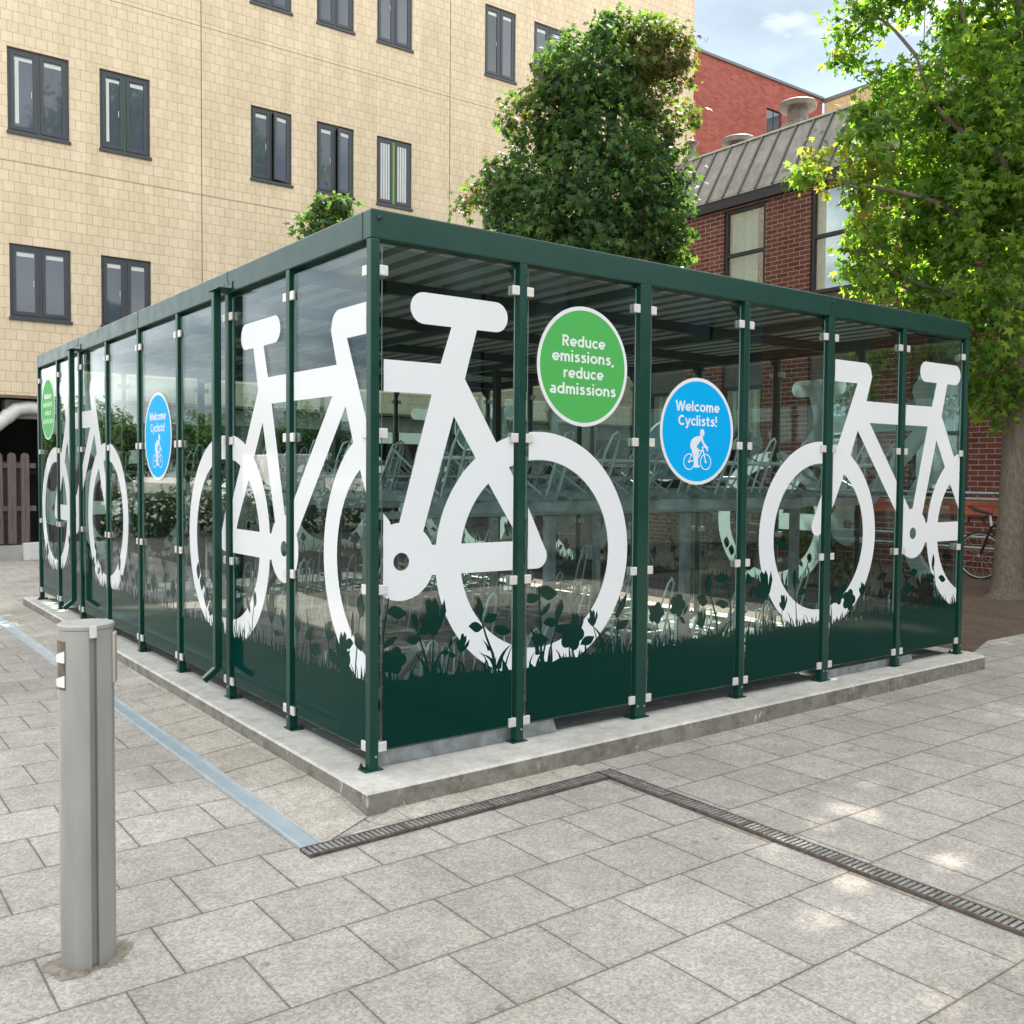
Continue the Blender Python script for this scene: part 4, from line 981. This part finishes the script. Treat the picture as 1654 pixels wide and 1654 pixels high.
# low wall, handrail, bicycle, fence
g = MB(); lw = empty('low_brick_wall', (12.2, 0, 0)); tag(lw, 'low brown brick wall with sloped red tile coping below the ramp handrail', 'wall')
g.box(-.02, .2, -6, 8.6, 0, 1.06); g.build('brickwork', BRICK, lw)
g = MB(); g.prism([(-.06, -6, 1.062), (.24, -6, 1.062), (.24, -6, 1.30), (.10, -6, 1.30)], (0, 14.6, 0)); g.build('coping', COPE, lw)
hr = empty('handrail', (11.9, 0, 0)); tag(hr, 'grey galvanised tube handrail running in front of the low brick wall', 'handrail')
for z in (1.40, 1.31, .74, .58):
    g = MB(); g.tube([(0, -6, z), (0, 8.4, z)], .024, 10); g.build('rail', GALV, hr)
for y in (-5, -3, -1, 1.0, 4.3, 6.3, 8.3):
    g = MB(); g.tube([(.0, y, 0), (0, y, 1.39)], .021, 10); g.build('post', GALV, hr)
pb = empty('parked_bicycle', (11.45, 2.8, .16)); tag(pb, 'black bicycle with drop bars parked by the low wall behind the tree trunk', 'bicycle')
g = MB()
for yc in (0, -1.0):
    g = MB(); g.torus((0, yc, .345), (1, 0, 0), .335, .014, 44, 8); wh = g.build('wheel', RUBBER, pb)
    g = MB(); g.torus((0, yc, .345), (1, 0, 0), .315, .008, 44, 6); g.build('rim', STEEL, wh)
    g = MB(); g.tube([(-.03, yc, .345), (.03, yc, .345)], .02, 10)
    for k in range(14):
        a = 2 * math.pi * k / 14; g.tube([(0, yc, .345), (0, yc + .31 * math.cos(a), .345 + .31 * math.sin(a))], .0015, 4)
    g.build('spoke', STEEL, wh)
g = MB()
for a, b, rr_ in (((0, 0, .345), (0, -.16, .78), .02), ((0, -.16, .78), (0, -.62, .86), .018), ((0, -.17, .72), (0, -.55, .30), .022), ((0, -.55, .30), (0, -.68, .95), .017), ((0, -.55, .30), (0, -1.0, .345), .011), ((0, -.64, .78), (0, -1.0, .345), .010)): g.tube([a, b], rr_, 10)
g.build('frame', BLACK, pb)
g = MB(); g.tube([(0, -.16, .78), (0, -.13, .93)], .018, 8); g.build('stem', WHITEPAINT, pb)
g = MB(); g.tube([(-.2, -.12, .90), (0, -.12, .92), (.2, -.12, .90)], .014, 8)
for s in (-1, 1): g.tube([(s * .2, -.12, .90), (s * .2, .04, .91), (s * .2, .09, .86), (s * .2, .03, .80)], .016, 8); g.tube([(s * .06, -.14, .95), (s * .05, .08, 1.00), (s * .05, .17, 1.06)], .013, 8)
g.build('handlebar', BLACK, pb)
g = MB(); g.obox((0, -.70, .97), (.05, 0, 0), (0, .13, 0), (0, 0, .022)); g.build('saddle', BLACK, pb, .015)
g = MB(); g.torus((0.05, -.55, .30), (1, 0, 0), .085, .006, 28, 6); g.tube([(.06, -.55, .30), (.07, -.50, .14)], .01, 8); g.build('crank', BLACK, pb)

fe = empty('wooden_fence', (0, 14.85, 0)); tag(fe, 'weathered wooden palisade fence with round-topped boards at the far left', 'fence')
x = 1.07
for k in range(16):
    xx = x - k * .215; w_ = .068; g = MB(); P = [(xx - w_, 0, .30), (xx + w_, 0, .30), (xx + w_, 0, 1.86)] + [(xx + w_ * math.cos(a), 0, 1.86 + w_ * math.sin(a)) for a in np.linspace(0, math.pi, 10)[1:-1]] + [(xx - w_, 0, 1.86)]
    g.prism(P, (0, .022, 0)); g.build('board', WOOD, fe)
    g = MB(); g.box(xx - .17, xx - .045, .075, .095, .30, 1.78); g.build('back_board', WOODD, fe)
for z in (1.70, .93):
    g = MB(); g.box(-2.6, 1.25, .024, .072, z - .045, z + .045); g.build('rail', WOOD, fe)
g = MB(); g.box(-2.6, 1.02, -.02, .12, 0, .27); g.build('gravel_board', concrete('grey_gravel_board', (.36, .35, .33)), fe)
g = MB(); g.box(1.02, 1.5, -.10, .12, 0, .31); g.build('end_block', concrete('white_painted_block', (.62, .62, .61)), fe, .01)

# ------------------------------------------------------------------ trees
def star():
    o = []
    for a, r_ in ((90, 1), (60, .40), (32, .88), (8, .34), (-28, .66), (-62, .26), (-90, .30), (-118, .26), (-152, .66), (172, .34), (148, .88), (120, .40)):
        o.append((r_ * math.cos(R(a)), r_ * math.sin(R(a)) + .25))
    return o
ST = np.array([(0, .25)] + star()); SF = np.array([(0, 1 + i, 1 + (i + 1) % 12) for i in range(12)])
OV = np.array([(0, 0), (.33, .35), (.36, .8), (0, 1.25), (-.36, .8), (-.33, .35)]); OF = np.array([(0, 1, 2), (0, 2, 3), (0, 3, 4), (0, 4, 5)])
def crown(name, parent, lobes, n, size, mat, seed, red=None, clump=.26, per=16, shape='star', fill=.55):
    q = np.random.default_rng(seed); T, FcT = (ST, SF) if shape == 'star' else (OV, OF)
    C = np.array([l[0] for l in lobes], float); Rr = np.array([l[1] if hasattr(l[1], '__len__') else (l[1],) * 3 for l in lobes], float)
    w = (Rr.prod(1)) ** (2 / 3); w /= w.sum(); nc = max(1, n // per)
    li = q.choice(len(lobes), nc, p=w); dr = q.normal(size=(nc, 3)); dr /= np.linalg.norm(dr, axis=1)[:, None]
    rad = q.uniform(fill, 1.0, nc) ** .7; cc = C[li] + dr * rad[:, None] * Rr[li]
    idx = np.repeat(np.arange(nc), per); N = len(idx)
    csz = clump * q.uniform(.6, 1.3, nc)
    pos = cc[idx] + q.normal(size=(N, 3)) * csz[idx][:, None] * np.array([.5, .5, .42])
    out = dr[idx] * .45 + q.normal(size=(N, 3)) * .55 + np.array([0, 0, .55]); out /= np.linalg.norm(out, axis=1)[:, None]
    tip = q.normal(size=(N, 3)) * .6 + dr[idx] * .5 + np.array([0, 0, -.8]); tip -= out * (tip * out).sum(1)[:, None]; tip /= np.linalg.norm(tip, axis=1)[:, None]
    sd = np.cross(tip, out); s = size * q.uniform(.5, 1.4, N)
    r2_ = (T ** 2).sum(1)
    bend = q.uniform(.05, .9, N)
    V = pos[:, None, :] + s[:, None, None] * (T[None, :, 0, None] * sd[:, None, :] + T[None, :, 1, None] * tip[:, None, :] - (bend[:, None] * r2_[None, :])[:, :, None] * out[:, None, :] * .5)
    nv = len(T); V = V.reshape(-1, 3); Fc = (FcT[None] + (np.arange(N) * nv)[:, None, None]).reshape(-1, 3)
    me = bpy.data.meshes.new(name); me.vertices.add(len(V)); me.vertices.foreach_set('co', V.astype(np.float32).ravel())
    me.loops.add(Fc.size); me.loops.foreach_set('vertex_index', Fc.astype(np.int32).ravel())
    me.polygons.add(len(Fc)); me.polygons.foreach_set('loop_start', np.arange(0, Fc.size, 3, dtype=np.int32)); me.polygons.foreach_set('loop_total', np.full(len(Fc), 3, np.int32))
    tint = np.zeros(N)
    if red:
        for (rc_, rr_) in red: tint = np.maximum(tint, np.clip(1.35 - np.linalg.norm(pos - np.array(rc_), axis=1) / rr_, 0, 1) * q.uniform(.3, 1, N))
    tint = np.maximum(tint, (q.random(N) < .025) * q.uniform(.3, .9, N))
    a = me.attributes.new('tint', 'FLOAT', 'POINT'); a.data.foreach_set('value', np.repeat(tint, nv).astype(np.float32))
    me.update(calc_edges=True); me.materials.append(mat)
    o = bpy.data.objects.new(name, me); COL.objects.link(o); o.parent = parent
    if parent: o.matrix_parent_inverse = Matrix.Identity(4); o.location = -Vector(parent.location)
    return o
def limbs(name, parent, paths, flare=0):
    g = MB(); o = -Vector(parent.location)
    for ps, r0, r1 in paths:
        ps = [Vector(p) + o for p in ps]; sm = []
        for i in range(len(ps) - 1):
            for k in range(5):
                t = k / 5; a = ps[max(0, i - 1)]; b = ps[i]; c = ps[i + 1]; d_ = ps[min(len(ps) - 1, i + 2)]
                sm.append(.5 * ((2 * b) + (c - a) * t + (2 * a - 5 * b + 4 * c - d_) * t * t + (3 * b - a - 3 * c + d_) * t ** 3))
        sm.append(ps[-1]); m_ = len(sm)
        rr_ = [r0 + (r1 - r0) * i / (m_ - 1) for i in range(m_)]
        if flare and ps is not None and r0 > .2:
            a = sm[0]; b = sm[1]; ex = [a.lerp(b, t) for t in (-.4, .05, .2, .45, .75)]; sm = ex + sm[1:]; rr_ = [r0 * q for q in (1.7, 1.42, 1.2, 1.08, 1.03)] + rr_[1:]
        g.tube(sm, rr_, 14 if flare else 10)
    return g.build(name, BARK, parent)

# middle tree behind the shelter
DM = 15.0; base = Vector((7.5, 6.9, .05)); tm = empty('sweetgum_tree', base)
tag(tm, 'dense dark green star-leaved tree with reddish tips rising behind the shelter roof', 'tree', 'star-leaved trees around the shelter')
def lob(px, py, rp, dz=0, D=DM, k=1.0): return (tuple(at(px, py, D + dz)), rp / fpx * D * k)
L_ = [lob(915, 98, 44, .1), lob(1045, 62, 42, .3), lob(1000, 42, 32), lob(885, 135, 36, -.2), lob(1092, 118, 26, .2), lob(1100, 70, 22, .3), lob(965, 120, 78), lob(1035, 105, 62, .5), lob(1072, 85, 40, .2), lob(920, 150, 52, -.3), lob(990, 70, 40), lob(985, 210, 105), lob(1065, 200, 62, .4), lob(900, 215, 55), lob(960, 300, 110, -.4), lob(1050, 300, 70, .4),
      lob(840, 190, 34, -.2), lob(870, 215, 34), lob(850, 275, 45), lob(805, 295, 34, -.3), lob(775, 320, 22), lob(755, 335, 14), lob(860, 330, 66, -.4), lob(950, 375, 95, -.5), lob(1050, 370, 72, -.2), lob(1078, 305, 38, .2), lob(1085, 405, 44), lob(830, 365, 52), lob(900, 420, 70), lob(1000, 430, 80)]
red = [(at(835, 180, DM), .42), (at(1100, 110, DM), .95), (at(760, 320, DM), .3), (at(890, 140, DM), .4), (at(965, 230, DM), .2), (at(775, 290, DM), .35), (at(990, 240, DM), .25)]
crown('crown', tm, L_, 26500, .077, LEAF_A, 3, red, .20, 20, fill=.4)
crn = at(985, 250, DM)
limbs('trunk', tm, [([base, (7.5, 6.9, 2.2), tuple(crn), tuple(at(1000, 90, DM))], .17, .03), ([(7.5, 6.9, 2.6), tuple(at(900, 330, DM)), tuple(at(800, 310, DM))], .07, .015), ([(7.5, 6.9, 3.2), tuple(at(1060, 290, DM)), tuple(at(1090, 220, DM))], .07, .015), ([tuple(crn), tuple(at(930, 170, DM))], .05, .015), ([tuple(at(960, 330, DM)), tuple(at(880, 240, DM)), tuple(at(845, 190, DM))], .05, .012)])

# sapling left of it
DS = 15.0; b2 = at(520, 925, DS); b2.z = .03; ts = empty('sweetgum_sapling', b2); tag(ts, 'small dark leafy sapling peeping over the left part of the shelter roof', 'sapling', 'star-leaved trees around the shelter')
crown('crown', ts, [lob(535, 345, 26, 0, DS), lob(512, 355, 18, 0, DS), lob(555, 330, 14, 0, DS), lob(485, 378, 12, 0, DS), lob(530, 385, 34, 0, DS), lob(520, 430, 40, 0, DS), lob(545, 330, 16, 0, DS)], 1500, .085, LEAF_A, 5, None, .16, 10)
limbs('trunk', ts, [([b2, b2 + Vector((0, 0, 2.5)), tuple(at(528, 400, DS)), tuple(at(538, 335, DS))], .05, .01)])

# big tree on the right
DR = 13.0; b3 = Vector((10.22, 1.82, .05)); tr3 = empty('sweetgum_tree', b3)
tag(tr3, 'large light green star-leaved tree with thick brown trunk at the right edge', 'tree', 'star-leaved trees around the shelter')
def l3(px, py, rp, dz=0): return lob(px, py, rp, dz, DR)
L_ = [l3(1470, 150, 75, .4), l3(1560, 130, 95, -.3), l3(1640, 120, 110, .5), l3(1400, 140, 34, .2), l3(1440, 215, 70, -.2), l3(1540, 240, 100, .3), l3(1640, 260, 120, -.4), l3(1405, 190, 36, 0), l3(1400, 270, 48, -.4), l3(1470, 320, 80, .3), l3(1560, 350, 95, -.3), l3(1660, 380, 110, .6),
      l3(1325, 250, 18, -.7), l3(1302, 216, 13, -.7), l3(1288, 292, 17, -.8), l3(1340, 292, 20, -.6), l3(1385, 318, 24, -.4), l3(1405, 365, 24, -.5), l3(1350, 360, 14, -.5), l3(1420, 400, 62, 0), l3(1500, 430, 70, .4), l3(1590, 450, 75, -.5), l3(1378, 440, 18, -.3), l3(1410, 468, 30, -.1), l3(1470, 490, 48, .2), l3(1550, 520, 48, -.2), l3(1620, 540, 50, -.6), l3(1580, 600, 42, -.2), l3(1600, 650, 36, -.3), l3(1650, 620, 44, -.2), l3(1660, 500, 60, .5),
      l3(1340, 25, 22, .8), l3(1385, 35, 40, .8), l3(1365, 85, 26, .8), l3(1420, 10, 34, .8), l3(1480, -20, 50, .6), l3(1600, -10, 90, .3), l3(1700, 50, 100, 0), l3(1570, 40, 60, .5), l3(1690, 250, 90, 0), l3(1700, 480, 80, 0), l3(1730, 380, 90, 0), l3(1480, 560, 55, 1.2), l3(1400, 580, 50, 1.4), l3(1520, 620, 55, 1.3), l3(1380, 640, 34, 1.6)]
red = [(at(1305, 240, DR - .7), .28), (at(1350, 260, DR - .6), .35), (at(1420, 270, DR - .3), .3), (at(1340, 300, DR - .7), .25), (at(1525, 370, DR), .25), (at(1400, 340, DR - .5), .25)]
crown('crown', tr3, L_, 26000, .084, LEAF_B, 9, red, .21, 20, fill=.3)
limbs('trunk', tr3, [([b3 + Vector((.01, -.02, .0)), tuple(at(1640, 760, DR)), tuple(at(1643, 560, DR)), tuple(at(1660, 400, DR)), tuple(at(1662, 180, DR)), tuple(at(1640, -60, DR))], .205, .06),
    ([tuple(at(1643, 560, DR)), tuple(at(1615, 460, DR)), tuple(at(1602, 380, DR)), tuple(at(1625, 290, DR - .2)), tuple(at(1600, 240, DR - .3)), tuple(at(1560, 215, DR - .3))], .11, .035), ([tuple(at(1602, 250, DR - .3)), tuple(at(1540, 200, DR - .4)), tuple(at(1505, 160, DR - .3)), tuple(at(1480, 90, DR))], .05, .015),
    ([tuple(at(1602, 380, DR)), tuple(at(1520, 330, DR - .4)), tuple(at(1400, 300, DR - .6)), tuple(at(1310, 285, DR - .7))], .05, .012), ([tuple(at(1640, 540, DR)), tuple(at(1540, 480, DR)), tuple(at(1440, 440, DR - .1)), tuple(at(1390, 400, DR - .3))], .05, .012),
    ([tuple(at(1480, 90, DR)), tuple(at(1420, 30, DR + .6)), tuple(at(1370, 60, DR + .8))], .025, .01), ([tuple(at(1662, 250, DR)), tuple(at(1580, 100, DR)), tuple(at(1550, 0, DR))], .06, .02)], 1)

q9 = random.Random(77)
crown('added_shade_crown', tr3, [((q9.uniform(5.0, 9.6), q9.uniform(.6, 4.6), q9.uniform(10.6, 13.2)), q9.uniform(.9, 1.4)) for _ in range(40)] + [((q9.uniform(9.4, 12.2), q9.uniform(.5, 4.5), q9.uniform(10.8, 12.5)), q9.uniform(.7, 1.1)) for _ in range(12)] + [((q9.uniform(10.4, 13.0), q9.uniform(2.6, 4.8), q9.uniform(11.2, 12.6)), q9.uniform(.8, 1.2)) for _ in range(9)], 19000, .16, LEAF_B, 12, None, .42, 12, 'oval')  # leaf canopy added above the view to shade the foreground paving
limbs('added_shade_limb', tr3, [([tuple(at(1640, -60, DR)), (9.2, 2.0, 11.2), (7.2, 1.4, 12.2)], .07, .02), ([tuple(at(1640, -60, DR)), (9.6, 3.4, 11.4), (8.6, 4.4, 12.6)], .06, .02), ([tuple(at(1640, -60, DR)), (10.8, 1.4, 12), (12, .8, 12.8)], .06, .02)])  # limbs carrying the added shade canopy
# shrubs seen through the glass
def shrub(loc, w, h, seed, label):
    o = empty('shrub', loc); tag(o, label, 'shrub', 'shrubs by the low brick wall')
    q = random.Random(seed)
    lb = [((loc[0] + q.uniform(-w, w) * .6, loc[1] + q.uniform(-w, w) * .8, loc[2] + h * q.uniform(.35, .75)), (w * .5, w * .5, h * .33)) for _ in range(7)]
    crown('foliage', o, lb, 1500, .05, LEAF_C, seed, None, .14, 10, 'oval')
    limbs('stem', o, [([loc, (l[0][0], l[0][1], l[0][2])], .02, .006) for l in lb[:4]])
shrub((10.9, 5.6, .1), .7, 1.5, 21, 'rounded green shrub by the low wall seen through the glass beside the middle post')
shrub((10.7, 7.4, .1), .8, 1.3, 22, 'broad green shrub by the low wall seen through the white wheel of the front glass')
shrub((8.9, 3.6, .05), .6, 1.1, 23, 'dark low shrub behind the right glass wall near the tree trunk')

# ------------------------------------------------------------------ what the glass mirrors: trees, a van and a house on the camera's side
proto = None
tl = ['tree mirrored at the far end of the left glass beside the green sticker', 'taller tree mirrored between the green and blue stickers', 'low tree mirrored just left of the blue sticker', 'broad tree mirrored behind the blue sticker', 'tree mirrored just right of the blue sticker', 'tallest mirrored tree, in the pane with the white rear wheel', 'mirrored tree nearest the corner post of the left glass']
for i, (x, y, s) in enumerate([(-11.5, 58, .72), (-15, 63, .8), (-18.5, 59, .7), (-22.5, 64, .85), (-27, 61, .74), (-32, 67, .9), (-38, 62, .8)]):
    if proto is None:
        proto = empty('broadleaf_tree', (0, 0, 0)); q = random.Random(2)
        lb = [((q.uniform(-2.6, 2.6), q.uniform(-2.6, 2.6), q.uniform(1.4, 6.6)), q.uniform(1.1, 1.9)) for _ in range(20)]
        crown('crown', proto, lb, 9000, .2, LEAF_C, 31, None, .6, 12); limbs('trunk', proto, [([(0, 0, -.1), (0, .1, 3), (.1, 0, 5.5)], .25, .06)]); o = proto
    else: o = copy_tree(proto)
    o.location = (x, y, 0); o.scale = (s, s, s); o.rotation_euler.z = i * 1.3; tag(o, tl[i], 'tree', 'trees mirrored in the glazing')
hd = empty('hedge', (-8, 20, 0)); tag(hd, 'clipped dark green hedge mirrored low in the left glass in front of the van', 'hedge')
crown('foliage', hd, [((x, 20 + .3 * math.sin(x * 3), .62), (.8, .55, .62)) for x in np.arange(-13, -2.6, .6)], 8000, .09, LEAF_C, 55, None, .25, 12, 'oval', .5)
limbs('stem', hd, [([(x, 20, 0), (x + .1, 20, .8)], .03, .01) for x in (-12, -9.5, -7, -4.5, -3)])
vn = empty('delivery_van', (-12.5, 31, 0)); tag(vn, 'white box van parked on the road mirrored in the left glass', 'van')
g = MB(); P = [(0, -2.6, .35), (0, 2.0, .35), (0, 2.75, .5), (0, 2.8, 1.05), (0, 2.15, 1.25), (0, 1.65, 2.0), (0, 1.3, 2.2), (0, -2.6, 2.25)]
g.prism([Vector(p) - Vector((.98, 0, 0)) for p in P], (1.96, 0, 0)); g.build('body', simple('van_white', (.7, .7, .69), .3, 0, .03), vn, .06)
g = MB(); g.prism([(-.985, 2.0, 1.3), (-.985, 1.62, 1.92), (-.985, .95, 1.92), (-.985, .95, 1.3)], (1.97, 0, 0)); g.prism([(-.85, 2.18, 1.26), (.85, 2.18, 1.26), (.8, 1.70, 1.98), (-.8, 1.70, 1.98)], (0, .03, .02)); g.build('windscreen', PANEDARK, vn)
for x in (-.9, .7):
    for y in (-1.7, 1.75):
        g = MB(); g.tube([(x, y, .34), (x + .2, y, .34)], .34, 24); g.build('wheel', RUBBER, vn)
hh = empty('brick_house', (-6, -24, 0)); tag(hh, 'brick house behind the photographer, coloured near black so the right glass mirrors it faintly', 'building')
g = MB(); hs_ = [(x, x + 1.6, z, z + 1.9) for x in range(2, 64, 4) for z in (1.0, 4.2, 7.4)]
wall_holes(g, 0, 68, 0, 10.2, hs_, lambda x, z, dd: (x, -dd, z), .15); g.box(0, 68, -9, -.2, 10.0, 10.2); g.build('wall', simple('blackened_house_wall', (.022, .02, .02), .8, 0, .3, 1.5, 0, .1), hh)  # wall blackened and stretched in length to keep right glass reflections dim
for a, b, c, e in hs_:
    g = MB(); g.box(a, b, -.16, -.1, c, e); g.build('window', PANEDARK, hh)

# ------------------------------------------------------------------ light
EL, AZ = 50.0, 33.0
w = bpy.data.worlds.new('World'); sc.world = w; w.use_nodes = True; nt = w.node_tree; N = nt.nodes; bg = N['Background']; bg.inputs['Strength'].default_value = .11
sky = N.new('ShaderNodeTexSky'); sky.sky_type = 'NISHITA'; sky.sun_disc = False; sky.sun_elevation = R(EL); sky.sun_rotation = R(90 - AZ); sky.air_density = 1.0; sky.dust_density = .6; sky.ozone_density = 1.0
tc = N.new('ShaderNodeTexCoord'); mp = N.new('ShaderNodeMapping'); mp.inputs['Scale'].default_value = (1, 1, 2.8); mp.inputs['Location'].default_value = (2.3, .2, .46)
nz = N.new('ShaderNodeTexNoise'); nz.inputs['Scale'].default_value = 2.3; nz.inputs['Detail'].default_value = 8; nz.inputs['Roughness'].default_value = .58
rp = N.new('ShaderNodeValToRGB'); rp.color_ramp.elements[0].position = .38; rp.color_ramp.elements[1].position = .62
nz2 = N.new('ShaderNodeTexNoise'); nz2.inputs['Scale'].default_value = 3.1; nz2.inputs['Detail'].default_value = 6
rp2 = N.new('ShaderNodeValToRGB'); rp2.color_ramp.elements[0].position = .36; rp2.color_ramp.elements[0].color = (1.1, 1.32, 1.52, 1); rp2.color_ramp.elements[1].position = .68; rp2.color_ramp.elements[1].color = (8.2, 8.15, 7.9, 1)
mx = N.new('ShaderNodeMix'); mx.data_type = 'RGBA'
LK = nt.links.new
LK(tc.outputs['Generated'], mp.inputs[0]); LK(mp.outputs[0], nz.inputs[0]); LK(mp.outputs[0], nz2.inputs[0]); LK(nz.outputs['Fac'], rp.inputs[0]); LK(nz2.outputs['Fac'], rp2.inputs[0])
cl = N.new('ShaderNodeMath'); cl.operation = 'MULTIPLY_ADD'; cl.inputs[1].default_value = .18; cl.inputs[2].default_value = .80; LK(rp.outputs[0], cl.inputs[0])
sx = N.new('ShaderNodeSeparateXYZ'); LK(tc.outputs['Generated'], sx.inputs[0])
def mth(op, a, b):
    q = N.new('ShaderNodeMath'); q.operation = op
    for i, val in ((0, a), (1, b)):
        if isinstance(val, (int, float)): q.inputs[i].default_value = val
        else: LK(val, q.inputs[i])
    return q.outputs[0]
hz = mth('POWER', mth('SUBTRACT', 1.0, mth('ABSOLUTE', sx.outputs[2], 0)), 5.0)
boost = N.new('ShaderNodeVectorMath'); boost.operation = 'SCALE'; LK(rp2.outputs[0], boost.inputs[0]); LK(mth('ADD', mth('MULTIPLY', hz, -.38), 1.0), boost.inputs['Scale'])
LK(cl.outputs[0], mx.inputs[0]); LK(sky.outputs[0], mx.inputs[6]); LK(boost.outputs[0], mx.inputs[7]); LK(mx.outputs[2], bg.inputs['Color'])
sl_ = bpy.data.lights.new('sun', 'SUN'); sl_.energy = 4.0; sl_.angle = R(.55); sl_.color = (1, .93, .82); so = bpy.data.objects.new('sun', sl_); COL.objects.link(so)
sd_ = Vector((math.cos(R(AZ)) * math.cos(R(EL)), math.sin(R(AZ)) * math.cos(R(EL)), math.sin(R(EL)))); so.rotation_euler = sd_.to_track_quat('Z', 'Y').to_euler(); so.location = (20, 20, 30)
sc.view_settings.view_transform = 'Standard'; sc.view_settings.look = 'None'; sc.view_settings.gamma = 1; sc.view_settings.exposure = 2.34; sc.view_settings.use_curve_mapping = False
sc.render.engine = 'CYCLES'; cy = sc.cycles; cy.use_denoising = True; cy.max_bounces = 8; cy.transparent_max_bounces = 28; cy.diffuse_bounces = 3; cy.glossy_bounces = 4; cy.caustics_reflective = False; cy.caustics_refractive = False; cy.sample_clamp_indirect = 6
